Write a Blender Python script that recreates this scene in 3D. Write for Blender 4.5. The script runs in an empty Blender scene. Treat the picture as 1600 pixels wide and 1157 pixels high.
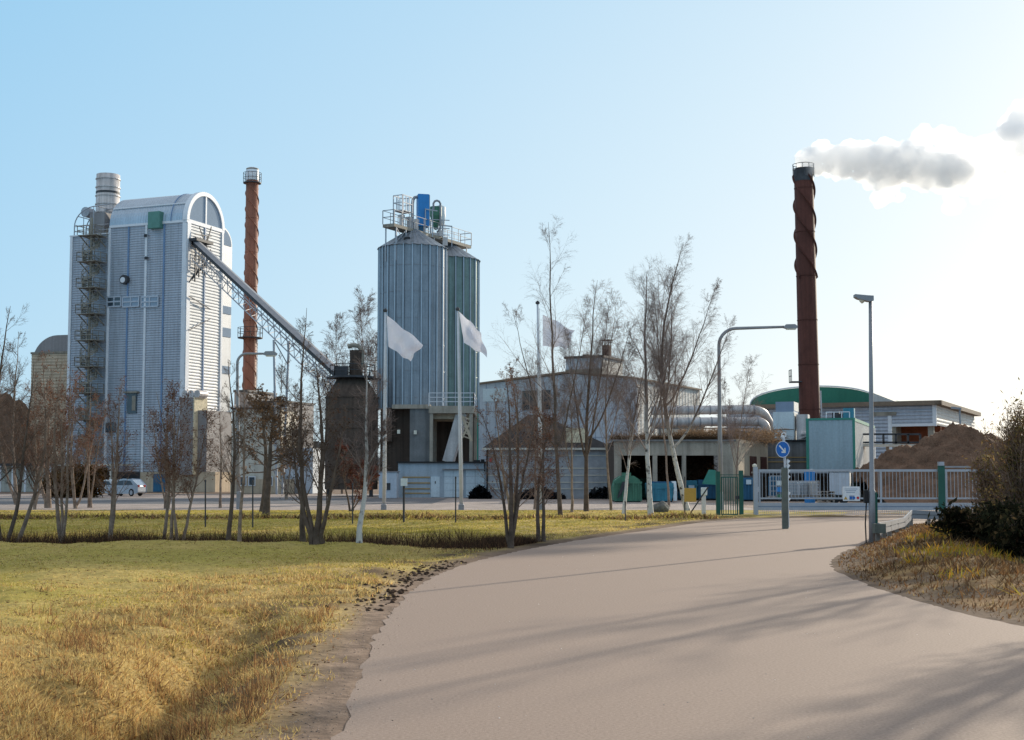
import bpy, math, random
import numpy as np
from mathutils import Vector, Matrix
R_ = math.radians
random.seed(7)
C = bpy.context.scene.collection
# ------------------------------------------------------------------ camera model (photo 1600 x 1157)
F, CX, CY, PITCH, CAMZ = 2100.0, 800.0, 598.2, R_(4.0), 1.7
FWD = Vector((0, math.cos(PITCH), math.sin(PITCH)))
UP = Vector((0, -math.sin(PITCH), math.cos(PITCH)))
CAM = Vector((0, 0, CAMZ))
def ray(px, py):
    return FWD + Vector((1, 0, 0)) * ((px - CX) / F) + UP * ((CY - py) / F)
def at(px, py, Y):
    d = ray(px, py); return CAM + d * (Y / d.y)
def gnd(px, py, z=0.0):
    d = ray(px, py); return CAM + d * ((z - CAMZ) / d.z)
def hit(T, axis, val, px, py):
    inv = T.inverted(); o = inv @ CAM; d = inv.to_3x3() @ ray(px, py)
    return o + d * ((val - o[axis]) / d[axis])
SUN_AZ, SUN_EL = R_(36.0), R_(17.0)          # azimuth measured from +Y towards +X
SUN = Vector((math.sin(SUN_AZ) * math.cos(SUN_EL), math.cos(SUN_AZ) * math.cos(SUN_EL), math.sin(SUN_EL)))

# ------------------------------------------------------------------ materials
def lin(c):
    return tuple((x / 12.92 if x <= .04045 else ((x + .055) / 1.055) ** 2.4) for x in (v / 255 for v in c))
def mat(name, col, rough=.7, metal=0.0, var=.16, scale=1.5, bump=0.0, bscale=25.0, streak=0.0, fine=.08, col2=None, spec=.35, thr=None):
    m = bpy.data.materials.new(name); m.use_nodes = True
    nt = m.node_tree; N = nt.nodes; L = nt.links
    b = N['Principled BSDF']; b.inputs['Roughness'].default_value = rough; b.inputs['Metallic'].default_value = metal
    b.inputs['Specular IOR Level'].default_value = spec
    tc = N.new('ShaderNodeTexCoord')
    n1 = N.new('ShaderNodeTexNoise'); n1.inputs['Scale'].default_value = scale; n1.inputs['Detail'].default_value = 6; n1.inputs['Roughness'].default_value = .62
    L.new(tc.outputs['Object'], n1.inputs['Vector'])
    mr = N.new('ShaderNodeMapRange'); mr.inputs['From Min'].default_value = .3 if thr is None else thr; mr.inputs['From Max'].default_value = .7 if thr is None else thr + .12
    L.new(n1.outputs['Fac'], mr.inputs['Value'])
    mx = N.new('ShaderNodeMix'); mx.data_type = 'RGBA'
    c2 = col2 if col2 else tuple(min(1, x * (1 + var)) for x in col)
    c1 = col if col2 else tuple(x * (1 - var) for x in col)
    mx.inputs[6].default_value = (*c1, 1); mx.inputs[7].default_value = (*c2, 1)
    L.new(mr.outputs['Result'], mx.inputs[0])
    out = mx.outputs[2]
    if streak:
        mp = N.new('ShaderNodeMapping'); mp.inputs['Scale'].default_value = (2.2, 2.2, .09)
        L.new(tc.outputs['Object'], mp.inputs['Vector'])
        n2 = N.new('ShaderNodeTexNoise'); n2.inputs['Scale'].default_value = 1.6; n2.inputs['Detail'].default_value = 5
        L.new(mp.outputs['Vector'], n2.inputs['Vector'])
        r2 = N.new('ShaderNodeMapRange'); r2.inputs['From Min'].default_value = .42; r2.inputs['From Max'].default_value = .75
        r2.inputs['To Min'].default_value = 1; r2.inputs['To Max'].default_value = 1 - streak
        L.new(n2.outputs['Fac'], r2.inputs['Value'])
        m2 = N.new('ShaderNodeMix'); m2.data_type = 'RGBA'; m2.blend_type = 'MULTIPLY'; m2.inputs[0].default_value = 1
        L.new(out, m2.inputs[6]); L.new(r2.outputs['Result'], m2.inputs[7]); out = m2.outputs[2]
    if fine:
        n3 = N.new('ShaderNodeTexNoise'); n3.inputs['Scale'].default_value = scale * 14; n3.inputs['Detail'].default_value = 3
        L.new(tc.outputs['Object'], n3.inputs['Vector'])
        r3 = N.new('ShaderNodeMapRange'); r3.inputs['From Min'].default_value = .3; r3.inputs['From Max'].default_value = .7
        r3.inputs['To Min'].default_value = 1 - fine; r3.inputs['To Max'].default_value = 1 + fine
        L.new(n3.outputs['Fac'], r3.inputs['Value'])
        m3 = N.new('ShaderNodeMix'); m3.data_type = 'RGBA'; m3.blend_type = 'MULTIPLY'; m3.inputs[0].default_value = 1
        L.new(out, m3.inputs[6]); L.new(r3.outputs['Result'], m3.inputs[7]); out = m3.outputs[2]
    L.new(out, b.inputs['Base Color'])
    if bump:
        nb = N.new('ShaderNodeTexNoise'); nb.inputs['Scale'].default_value = bscale; nb.inputs['Detail'].default_value = 5
        L.new(tc.outputs['Object'], nb.inputs['Vector'])
        bp = N.new('ShaderNodeBump'); bp.inputs['Strength'].default_value = bump; bp.inputs['Distance'].default_value = .05
        L.new(nb.outputs['Fac'], bp.inputs['Height']); L.new(bp.outputs['Normal'], b.inputs['Normal'])
    return m
def leaf_mat(name, trans=.45, rough=.6):
    """diffuse + translucent, colour from the mesh's colour attribute"""
    m = bpy.data.materials.new(name); m.use_nodes = True
    N = m.node_tree.nodes; L = m.node_tree.links; N.clear()
    o = N.new('ShaderNodeOutputMaterial'); a = N.new('ShaderNodeAttribute'); a.attribute_name = 'tint'
    d = N.new('ShaderNodeBsdfDiffuse'); t = N.new('ShaderNodeBsdfTranslucent'); mx = N.new('ShaderNodeMixShader'); mx.inputs[0].default_value = trans
    L.new(a.outputs['Color'], d.inputs['Color']); L.new(a.outputs['Color'], t.inputs['Color'])
    L.new(d.outputs[0], mx.inputs[1]); L.new(t.outputs[0], mx.inputs[2]); L.new(mx.outputs[0], o.inputs['Surface'])
    return m
M = {}
def defm(k, *a, **kw): M[k] = mat(k, *a, **kw)
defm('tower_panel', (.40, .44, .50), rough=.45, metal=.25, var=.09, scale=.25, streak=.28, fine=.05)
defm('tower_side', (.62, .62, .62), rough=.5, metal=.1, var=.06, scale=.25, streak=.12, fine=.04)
defm('white_trim', (.72, .73, .76), rough=.5, var=.06, fine=.03)
defm('blue_seam', (.16, .25, .40), rough=.5, var=.1)
defm('vault_metal', (.46, .53, .60), rough=.38, metal=.45, var=.08, scale=.5, streak=.1)
defm('glazing', (.22, .29, .38), rough=.12, var=.08, scale=.4, fine=0, spec=.7)
defm('dark_glass', (.03, .05, .07), rough=.12, var=.3, fine=0, spec=.7)
defm('flue_steel', (.60, .55, .53), rough=.5, metal=.15, var=.2, scale=.8, streak=.35)
defm('galvanised', (.42, .43, .46), rough=.5, metal=.4, var=.14, scale=1.2, streak=.1)
defm('dark_steel', (.055, .055, .06), rough=.6, metal=.2, var=.3)
defm('stair_steel', (.30, .265, .215), rough=.7, metal=.2, var=.3, scale=1.2, streak=.3)
defm('green_paint', (.10, .24, .20), rough=.5, var=.1)
defm('rust_brown', (.26, .10, .06), rough=.62, var=.22, scale=.5, streak=.3)
defm('dark_rust', (.10, .037, .028), rough=.75, var=.25, scale=.5, streak=.35, spec=.2)
defm('concrete', (.40, .345, .28), rough=.9, var=.2, scale=.8, bump=.3, streak=.35)
defm('concrete_dark', (.20, .20, .20), rough=.9, var=.25, scale=.7, bump=.3, streak=.35)
defm('beige_wall', (.55, .44, .32), rough=.9, var=.12, scale=.7, bump=.15, streak=.2)
defm('cream_wall', (.62, .58, .50), rough=.85, var=.1, scale=.6, streak=.18)
defm('grey_clad', (.27, .25, .25), rough=.6, var=.12, scale=.4, streak=.2)
defm('silo_blue', (.25, .285, .325), rough=.42, metal=.4, var=.16, scale=.5, streak=.35)
defm('silo_green', (.18, .25, .235), rough=.42, metal=.4, var=.18, scale=.5, streak=.4)
defm('silo_rib', (.38, .44, .50), rough=.4, metal=.4, var=.1)
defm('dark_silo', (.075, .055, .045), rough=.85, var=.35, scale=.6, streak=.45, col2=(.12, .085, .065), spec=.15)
defm('paint_blue', (.03, .22, .55), rough=.45, var=.1)
defm('paint_teal', (.05, .24, .33), rough=.55, var=.2, scale=1.5, streak=.3)
defm('paint_navy', (.03, .13, .24), rough=.55, var=.2, streak=.25)
defm('bin_green', (.07, .20, .13), rough=.55, var=.2, scale=1.5, streak=.3)
defm('gate_green', (.02, .10, .075), rough=.45, var=.15)
defm('grey_blue_wall', (.40, .47, .53), rough=.75, var=.08, scale=.5, streak=.2)
defm('white_door', (.62, .72, .78), rough=.5, var=.05, scale=.7, streak=.1)
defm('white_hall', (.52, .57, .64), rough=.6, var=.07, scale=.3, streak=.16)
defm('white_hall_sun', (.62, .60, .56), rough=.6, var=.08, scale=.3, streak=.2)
defm('roof_dark', (.045, .04, .04), rough=.9, var=.35, scale=1.5, bump=.4)
defm('brick_grey', (.36, .37, .39), rough=.9, var=.18, scale=1.8, bump=.4, bscale=9, streak=.15)
defm('stone_light', (.70, .60, .42), rough=.9, var=.3, scale=2.5, bump=.6, bscale=6)
defm('stripe_ochre', (.40, .28, .13), rough=.8, var=.2)
defm('brown_roof', (.22, .165, .12), rough=.8, var=.15)
defm('arch_green', (.03, .19, .125), rough=.45, var=.1, scale=.3, streak=.12)
defm('hall_clad', (.46, .49, .55), rough=.5, metal=.2, var=.07, scale=.3, streak=.14)
defm('orange_soffit', (.20, .055, .02), rough=.8, var=.3)
defm('unit_white', (.66, .72, .74), rough=.55, var=.06, scale=.7, streak=.14)
defm('unit_blue', (.25, .31, .41), rough=.6, var=.08)
defm('cabin_grey', (.35, .45, .50), rough=.55, var=.06, scale=.5, streak=.12)
defm('cabin_trim', (.05, .25, .19), rough=.5, var=.1)
defm('woodchip', (.15, .09, .06), rough=1, var=.4, scale=.9, bump=1, bscale=14, fine=.35, spec=.1)
defm('gate_silver', (.42, .44, .48), rough=.42, metal=.35, var=.08, scale=2)
defm('pole_grey', (.29, .29, .305), rough=.5, metal=.3, var=.12, scale=2)
defm('lamp_lens', (.75, .70, .58), rough=.3, var=.05)
defm('pole_white', (.60, .61, .64), rough=.45, var=.08, scale=2)
defm('post_olive', (.125, .14, .12), rough=.65, var=.25, scale=3)
defm('sign_blue', (.015, .14, .50), rough=.4, var=.06)
defm('sign_white', (.78, .79, .8), rough=.5, var=.04)
defm('sign_yellow', (.55, .33, .07), rough=.6, var=.08)
defm('sign_red', (.55, .03, .04), rough=.5, var=.05)
defm('wood_grey', (.27, .24, .21), rough=.9, var=.3, scale=3, bump=.4)
defm('stone', (.16, .155, .14), rough=.95, var=.35, scale=5, bump=.8, bscale=12)
defm('bark', (.28, .205, .155), rough=.95, var=.4, scale=4, bump=.6, bscale=20, spec=.15)
defm('bark_dark', (.13, .095, .075), rough=.95, var=.4, scale=4, bump=.6, bscale=20, spec=.15)
defm('twig', (.25, .16, .115), rough=.85, var=.35, scale=2, fine=.1, spec=.25)
defm('twig_dark', (.15, .105, .08), rough=.85, var=.35, scale=2, fine=.1, spec=.2)
defm('twig_birch', (.24, .175, .15), rough=.8, var=.35, scale=2, fine=.1, spec=.3)
defm('birch_bark', (.60, .57, .53), rough=.85, col2=(.07, .06, .055), scale=5, thr=.53, fine=.15, bump=.3)
defm('car_silver', (.42, .46, .52), rough=.25, metal=.55, var=.04, spec=.6)
defm('car_white', (.72, .73, .74), rough=.3, var=.04, spec=.5)
defm('rubber', (.02, .02, .02), rough=.8, var=.2)
defm('black_plastic', (.018, .018, .02), rough=.6, var=.2)
defm('tail_red', (.35, .01, .01), rough=.3, var=.05)
defm('tarp_white', (.70, .68, .64), rough=.7, var=.1, streak=.15)
# birch bark: white below, brown above
nt = M['birch_bark'].node_tree; pb = nt.nodes['Principled BSDF']; src = pb.inputs['Base Color'].links[0].from_socket
tc_ = nt.nodes.new('ShaderNodeTexCoord'); sp_ = nt.nodes.new('ShaderNodeSeparateXYZ'); mr_ = nt.nodes.new('ShaderNodeMapRange'); mx_ = nt.nodes.new('ShaderNodeMix'); mx_.data_type = 'RGBA'
nt.links.new(tc_.outputs['Object'], sp_.inputs[0]); nt.links.new(sp_.outputs['Z'], mr_.inputs['Value']); mr_.inputs['From Min'].default_value = 2.6; mr_.inputs['From Max'].default_value = 5.0
nt.links.new(mr_.outputs['Result'], mx_.inputs[0]); nt.links.new(src, mx_.inputs[6]); mx_.inputs[7].default_value = (.13, .09, .075, 1); nt.links.new(mx_.outputs[2], pb.inputs['Base Color'])
M['leaf'] = leaf_mat('leaf_tinted', .45)
M['grass'] = leaf_mat('grass_tinted', .5)
# cloth of the flags
M['flag'] = mat('flag_cloth', (.84, .83, .87), rough=.9, var=.05)
nt = M['flag'].node_tree; pb = nt.nodes['Principled BSDF']; out = nt.nodes['Material Output']
tr = nt.nodes.new('ShaderNodeBsdfTranslucent'); tr.inputs['Color'].default_value = (.86, .84, .90, 1)
ms = nt.nodes.new('ShaderNodeMixShader'); ms.inputs[0].default_value = .6
nt.links.new(pb.outputs[0], ms.inputs[1]); nt.links.new(tr.outputs[0], ms.inputs[2]); nt.links.new(ms.outputs[0], out.inputs['Surface'])

# ------------------------------------------------------------------ mesh building
def link_mesh(name, me, m, parent=None, smooth=False):
    o = bpy.data.objects.new(name, me); C.objects.link(o)
    if m is not None: me.materials.append(M[m] if isinstance(m, str) else m)
    if parent is not None: o.parent = parent
    if smooth: me.polygons.foreach_set('use_smooth', [True] * len(me.polygons))
    return o
def np_mesh(name, V, Fq, m, parent=None, tint=None, smooth=False):
    """fast mesh from arrays; all faces have the same number of corners"""
    V = np.ascontiguousarray(V, dtype=np.float32); Fq = np.ascontiguousarray(Fq, dtype=np.int32)
    me = bpy.data.meshes.new(name); k = Fq.shape[1]
    me.vertices.add(len(V)); me.vertices.foreach_set('co', V.ravel())
    me.loops.add(Fq.size); me.loops.foreach_set('vertex_index', Fq.ravel())
    me.polygons.add(len(Fq)); me.polygons.foreach_set('loop_start', np.arange(0, Fq.size, k, dtype=np.int32))
    if smooth: me.polygons.foreach_set('use_smooth', np.ones(len(Fq), dtype=bool))
    if tint is not None:
        at_ = me.attributes.new('tint', 'FLOAT_COLOR', 'POINT')
        at_.data.foreach_set('color', np.c_[tint, np.ones(len(V))].astype(np.float32).ravel())
    me.update(calc_edges=True)
    return link_mesh(name, me, m, parent)
class MB:
    def __init__(s): s.v = []; s.f = []
    def add(s, vs, fs):
        o = len(s.v); s.v += [tuple(v) for v in vs]; s.f += [tuple(i + o for i in f) for f in fs]; return s
    def box(s, x0, x1, y0, y1, z0, z1):
        x0, x1 = min(x0, x1), max(x0, x1); y0, y1 = min(y0, y1), max(y0, y1); z0, z1 = min(z0, z1), max(z0, z1)
        return s.add([(x0, y0, z0), (x1, y0, z0), (x1, y1, z0), (x0, y1, z0), (x0, y0, z1), (x1, y0, z1), (x1, y1, z1), (x0, y1, z1)],
                     [(3, 2, 1, 0), (4, 5, 6, 7), (0, 1, 5, 4), (1, 2, 6, 5), (2, 3, 7, 6), (3, 0, 4, 7)])
    def poly(s, pts): return s.add(pts, [tuple(range(len(pts)))])
    def bar(s, a, b, w, h=None):
        a = Vector(a); b = Vector(b); h = h or w; d = (b - a).normalized()
        u = d.cross(Vector((0, 0, 1)));
        if u.length < 1e-3: u = Vector((1, 0, 0))
        u.normalize(); v = u.cross(d)
        vs = []
        for p in (a, b):
            for (i, j) in ((-1, -1), (1, -1), (1, 1), (-1, 1)): vs.append(p + u * i * w / 2 + v * j * h / 2)
        return s.add(vs, [(0, 1, 2, 3), (7, 6, 5, 4), (4, 5, 1, 0), (5, 6, 2, 1), (6, 7, 3, 2), (7, 4, 0, 3)])
    def tube(s, pts, r, n=8, cap=True):
        pts = [Vector(p) for p in pts]; rr = r if isinstance(r, (list, tuple)) else [r] * len(pts)
        vs = []; u = None
        for i, p in enumerate(pts):
            d = (pts[min(i + 1, len(pts) - 1)] - pts[max(i - 1, 0)]).normalized()
            if u is None:
                u = d.cross(Vector((0, 0, 1)))
                if u.length < 1e-3: u = Vector((1, 0, 0))
            u = (u - d * u.dot(d)).normalized(); w = d.cross(u)
            for k in range(n):
                a = 2 * math.pi * k / n; vs.append(p + (u * math.cos(a) + w * math.sin(a)) * rr[i])
        fs = [(i * n + k, i * n + (k + 1) % n, (i + 1) * n + (k + 1) % n, (i + 1) * n + k) for i in range(len(pts) - 1) for k in range(n)]
        if cap: fs += [tuple(range(n - 1, -1, -1)), tuple(range((len(pts) - 1) * n, len(pts) * n))]
        return s.add(vs, fs)
    def lathe(s, prof, n=24, c=(0, 0, 0), cap=False):
        vs = [(c[0] + r * math.cos(2 * math.pi * k / n), c[1] + r * math.sin(2 * math.pi * k / n), c[2] + z) for r, z in prof for k in range(n)]
        fs = [(i * n + k, i * n + (k + 1) % n, (i + 1) * n + (k + 1) % n, (i + 1) * n + k) for i in range(len(prof) - 1) for k in range(n)]
        if cap: fs += [tuple(range(n - 1, -1, -1)), tuple(range((len(prof) - 1) * n, len(prof) * n))]
        return s.add(vs, fs)
    def prism(s, prof, axis, a, b):
        """extrude a 2-D outline: axis 'y' -> outline in xz, axis 'x' -> outline in yz"""
        n = len(prof)
        g = (lambda p, t: (p[0], t, p[1])) if axis == 'y' else (lambda p, t: (t, p[0], p[1]))
        vs = [g(p, a) for p in prof] + [g(p, b) for p in prof]
        return s.add(vs, [tuple(range(n)), tuple(range(2 * n - 1, n - 1, -1))] + [(i, (i + 1) % n, n + (i + 1) % n, n + i) for i in range(n)])
    def corr(s, a, b, z0, z1, pitch=.28, depth=.07, nrm=None):
        """horizontally ribbed cladding between plan points a and b"""
        a = Vector((a[0], a[1], 0)); b = Vector((b[0], b[1], 0)); d = (b - a).normalized()
        n = Vector(nrm) if nrm else Vector((d.y, -d.x, 0))
        zs = []; z = z0
        while z < z1 - 1e-4:
            for fz, fn in ((0, 0), (.35, 1), (.62, 1), (.97, 0)):
                if z + fz * pitch < z1: zs.append((z + fz * pitch, fn * depth))
            z += pitch
        zs.append((z1, 0)); vs = []
        for zz, o in zs:
            p = n * o; vs += [(a.x + p.x, a.y + p.y, zz), (b.x + p.x, b.y + p.y, zz)]
        return s.add(vs, [(2 * i, 2 * i + 1, 2 * i + 3, 2 * i + 2) for i in range(len(zs) - 1)])
    def vcorr(s, a, b, z0, z1, pitch=.3, depth=.05, nrm=None):
        a = Vector((a[0], a[1], 0)); b = Vector((b[0], b[1], 0)); d = (b - a).normalized(); Ln = (b - a).length
        n = Vector(nrm) if nrm else Vector((d.y, -d.x, 0)); ts = []; t = 0
        while t < Ln - 1e-4:
            for ft, fn in ((0, 0), (.12, 1), (.5, 1), (.62, 0)):
                if t + ft * pitch < Ln: ts.append((t + ft * pitch, fn * depth))
            t += pitch
        ts.append((Ln, 0)); vs = []
        for tt, o in ts:
            p = a + d * tt + n * o; vs += [(p.x, p.y, z0), (p.x, p.y, z1)]
        return s.add(vs, [(2 * i, 2 * i + 2, 2 * i + 3, 2 * i + 1) for i in range(len(ts) - 1)])
    def build(s, name, m, parent=None, smooth=False, label=None, bevel=0):
        me = bpy.data.meshes.new(name); me.from_pydata(s.v, [], s.f); me.update()
        o = link_mesh(name, me, m, parent, smooth)
        if label: o['label'] = label
        if bevel:
            bm_ = o.modifiers.new('bevel', 'BEVEL'); bm_.width = bevel; bm_.segments = 2; bm_.limit_method = 'ANGLE'
        return o
def tag(o, label=None, cat=None, group=None, kind=None):
    if label: o['label'] = label
    if cat: o['category'] = cat
    if group: o['group'] = group
    if kind: o['kind'] = kind
    return o
def thing(name, label, cat, loc=(0, 0, 0), rz=0.0, group=None):
    o = bpy.data.objects.new(name, None); C.objects.link(o); o.location = loc; o.rotation_euler = (0, 0, rz); o.empty_display_size = .3
    o.matrix_world = Matrix.Translation(loc) @ Matrix.Rotation(rz, 4, 'Z')
    return tag(o, label, cat, group)
def TM(loc, rz): return Matrix.Translation(loc) @ Matrix.Rotation(rz, 4, 'Z')
def railing(mb, pts, h=1.1, r=.025, step=1.5, rails=(1.0, .5)):
    for a, b in zip(pts[:-1], pts[1:]):
        a = Vector(a); b = Vector(b); n = max(1, int((b - a).length / step))
        for k in range(n + 1):
            p = a.lerp(b, k / n); mb.bar(p, p + Vector((0, 0, h)), 2 * r)
        for q in rails: mb.bar(a + Vector((0, 0, h * q)), b + Vector((0, 0, h * q)), 2 * r)
    return mb
def copy_thing(o, loc=None, rz=None, label=None):
    c = o.copy(); C.objects.link(c)
    if loc is not None: c.location = loc
    if rz is not None: c.rotation_euler = (0, 0, rz)
    if label: c['label'] = label
    for ch in o.children:
        k = ch.copy(); C.objects.link(k); k.parent = c
        for g in ch.children:
            q = g.copy(); C.objects.link(q); q.parent = k
    return c
# ================================================================== BOILER TOWER (left)
A21 = R_(-21.0)
P0 = at(287, 700, 150); P0.z = 0
bh = thing('boiler_house', 'tall ribbed grey boiler tower with barrel roof and arched glass gable', 'factory building', P0, A21)
T = TM(P0, A21); W_, D_ = 16.0, 7.05
fr = lambda px, py: hit(T, 1, 0.0, px, py)          # on the front face
sd = lambda px, py: hit(T, 0, 0.0, px, py)          # on the sunlit side
xL = fr(167, 600).x; ZE = 30.6; ZL = fr(108, 371).z; RV = D_ / 2
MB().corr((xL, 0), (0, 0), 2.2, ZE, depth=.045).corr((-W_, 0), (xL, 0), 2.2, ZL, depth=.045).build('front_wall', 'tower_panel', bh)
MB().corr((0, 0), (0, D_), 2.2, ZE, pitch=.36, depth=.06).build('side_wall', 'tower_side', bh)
b = MB(); b.poly([(-W_, D_, 0), (-W_, D_, ZL), (-W_, 0, ZL), (-W_, 0, 0)]); b.poly([(0, D_, 0), (0, D_, ZE), (xL, D_, ZE), (xL, D_, 0)])
b.poly([(xL, 0, ZL), (xL, D_, ZL), (xL, D_, ZE), (xL, 0, ZE)][::-1]); b.poly([(-W_, 0, ZL), (xL, 0, ZL), (xL, D_, ZL), (-W_, D_, ZL)]); b.poly([(xL, D_, 0), (xL, D_, ZL), (-W_, D_, ZL), (-W_, D_, 0)])
b.build('rear_wall', 'grey_clad', bh)
n = 26; b = MB(); vs = []; K = 30
for i in range(K + 1):
    x = xL + (0 - xL) * i / K
    for dx, ro in ((0, .0), (.06, .05), (.12, 0)):
        if i == K and dx > 0: continue
        for k in range(n + 1):
            a = math.pi * k / n; rr = RV + .12 + ro
            vs.append((min(x + dx, 0), RV - rr * math.cos(a), ZE + rr * math.sin(a)))
rows = len(vs) // (n + 1)
b.add(vs, [(i * (n + 1) + k, i * (n + 1) + k + 1, (i + 1) * (n + 1) + k + 1, (i + 1) * (n + 1) + k) for i in range(rows - 1) for k in range(n)])
b.poly([(xL, RV - (RV + .1) * math.cos(math.pi * k / n), ZE + (RV + .1) * math.sin(math.pi * k / n)) for k in range(n + 1)])
vr = b.build('vault_roof', 'vault_metal', bh, smooth=False)
b = MB().box(xL, .05, -.16, .1, ZE - .25, ZE + .02)
b.tube([(xL + .1, RV - (RV + .2) * math.cos(R_(33)), ZE + (RV + .2) * math.sin(R_(33))), (-.05, RV - (RV + .2) * math.cos(R_(33)), ZE + (RV + .2) * math.sin(R_(33)))], .09, 6)
b.build('eave_gutter', 'white_trim', bh)
b = MB(); b.tube([(-2.1, RV - (RV + .2) * math.cos(math.pi * k / n), ZE + (RV + .2) * math.sin(math.pi * k / n)) for k in range(n // 2 + 1)], .07, 6)
b.build('roof_seam', 'blue_seam', bh)
b = MB()
for r0, r1 in ((RV - .2, RV + .28),):
    vs = []
    for k in range(n + 1):
        a = math.pi * k / n
        for r, x in ((r0, .14), (r1, .14), (r1, -.5), (r0, -.1)): vs.append((x, RV - r * math.cos(a), ZE + r * math.sin(a)))
    b.add(vs, [(4 * k + j, 4 * k + (j + 1) % 4, 4 * k + 4 + (j + 1) % 4, 4 * k + 4 + j) for k in range(n) for j in range(4)])
b.box(-.1, .12, -.25, D_ + .25, ZE - .3, ZE + .12)
b.build('arch_trim', 'white_trim', bh)
b = MB(); b.poly([(-.02, RV - (RV - .2) * math.cos(math.pi * k / n), ZE + (RV - .2) * math.sin(math.pi * k / n)) for k in range(n + 1)][::-1])
gl = b.build('gable_window', 'glazing', bh)
MB().box(-.02, .1, RV - .12, RV + .12, ZE, ZE + RV - .1).build('mullion', 'white_trim', gl)
b = MB()
for px, w in ((226, .22),): x = fr(px, 600).x; b.box(x - w, x + w * .2, -.14, .0, 2.2, ZE - .26)
b.box(-.55, .1, -.16, .0, 2.2, ZE - .26); b.box(.0, .16, -.16, .5, 2.2, ZE - .3); b.box(-W_ - .1, -W_ + .25, -.13, 0, 2.2, ZL); b.box(0, .14, D_ - .25, D_ + .1, 2.2, ZE - .3)
b.box(xL - .12, xL + .18, -.13, 0, 2.2, ZE - .26)
b.build('corner_trim', 'white_trim', bh)
b = MB()
for px in (136, 197, 253): x = fr(px, 600).x; b.box(x - .1, x + .1, -.11, 0, 2.2, ZL if px < 167 else ZE - .26)
y = sd(316, 600).y; b.box(0, .13, y - .1, y + .1, 2.2, ZE - .3)
b.build('panel_seam', 'blue_seam', bh)
b = MB().box(-W_ - .15, xL, -.18, .0, ZL, ZL + .15); b.build('parapet', 'white_trim', bh)
for (x0, x1) in ((169, 190), (193, 218), (222, 248)):
    a, c = fr(x0, 465), fr(x1, 479)
    w = MB().box(a.x, c.x, -.13, 0, c.z, a.z).build('window', 'dark_glass' if x0 == 169 else 'glazing', bh)
    f = MB(); m_ = .08
    for k in range(3): xx = a.x + (c.x - a.x) * k / 2; f.box(xx - m_, xx + m_, -.19, -.1, c.z, a.z)
    for k in range(3): zz = c.z + (a.z - c.z) * k / 2; f.box(a.x, c.x, -.2, -.11, zz - m_, zz + m_)
    f.build('frame', 'hall_clad', w)
a, c = fr(163, 462), fr(250, 464); 
a, c = fr(200, 615), fr(214, 646); hb = MB().box(a.x, c.x, -.16, 0, c.z, a.z).build('loading_hatch', 'dark_glass', bh)
MB().box(a.x + .7, c.x - .1, -.2, -.14, c.z + .3, a.z - .3).box(a.x - .3, c.x + .3, -.5, 0, a.z, a.z + .2).build('hatch_panel', 'stair_steel', hb)
for px in (172, 180): 
    a, c = fr(px - 6, 661), fr(px + 1, 676); MB().box(a.x, c.x, -.14, 0, c.z, a.z).build('window', 'dark_glass', bh)
q = fr(197, 438); MB().tube([(q.x, 0, q.z), (q.x, -.5, q.z)], .55, 16).build('round_vent', 'dark_steel', bh)
MB().tube([(q.x - .08, -.45, q.z - .05), (q.x - .08, -.56, q.z - .05)], .33, 14).build('vent_cover', 'white_trim', bh)
for px, py in ((230, 404), (229, 369)): q = fr(px, py); MB().bar((q.x - .2, -.02, q.z), (q.x + .2, -.4, q.z), .28).build('wall_lamp', 'dark_steel', bh)
a, c = fr(237, 333), fr(255, 358); MB().box(a.x, c.x, -.75, .25, c.z, a.z).build('roof_cabinet', 'green_paint', bh, bevel=.08)
# flue on the flat part
q = hit(T, 1, 3.4, 168, 330); zt = hit(T, 1, 3.4, 168, 274).z; rf = 1.36
fl = MB().lathe([(rf, ZL - .1), (rf, zt), (rf - .12, zt), (rf - .12, zt - 1.5)], 28, (q.x, 3.4, 0)).build('flue', 'flue_steel', bh, smooth=True)
fl.data.polygons.foreach_set('use_smooth', [True] * len(fl.data.polygons))
b = MB()
for z in np.arange(ZL + 1.2, zt + .05, 1.02): b.lathe([(rf, -.07), (rf + .09, -.05), (rf + .09, .05), (rf, .07)], 28, (q.x, 3.4, z))
b.build('flange', 'flue_steel', fl)
MB().lathe([(rf + .03, -.12), (rf + .03, .12)], 28, (q.x, 3.4, zt - 2.2)).build('dark_band', 'dark_steel', fl)
# roof plant and the bent safety cage
a, c = hit(T, 1, .6, 141, 334), hit(T, 1, .6, 158, 368)
MB().box(a.x, c.x + .5, .5, 2.5, ZL, a.z).build('roof_house', 'grey_clad', bh)
b = MB(); b.tube([(a.x - .6, .4, a.z + .2), (a.x - .6, 1.6, a.z + .2)], .6, 14).build('fan_housing', 'galvanised', bh)
b = MB(); zr = hit(T, 1, 0, 150, 322).z; xr = fr(150, 322).x
for yy in (0.1, 2.2, 5.6):
    pts = []
    for k in range(11):
        an = math.pi / 2 * k / 10
        pts.append((-W_ + .3 + 3.0 * (1 - math.cos(an)), yy, ZL + 1.2 + (zr - ZL - 1.2) * math.sin(an)))
    b.tube([(-W_ + .3, yy, ZL)] + pts + [(xL - .2, yy, zr + .1)], .07, 5)
for zz in (.7, 1.4, 2.4):
    dx = 0 if zz < 1.3 else 3.0 * (1 - math.cos(math.asin(min(1, (zz - 1.2) / (zr - ZL - 1.2)))))
    b.tube([(-W_ + .3 + dx, .1, ZL + zz), (-W_ + .3 + dx, 5.6, ZL + zz)], .05, 5)
for zz in (.6, 1.2): b.tube([(-W_ + .3, .1, ZL + zz), (xL - .3, .1, ZL + zz)], .05, 5)
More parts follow.
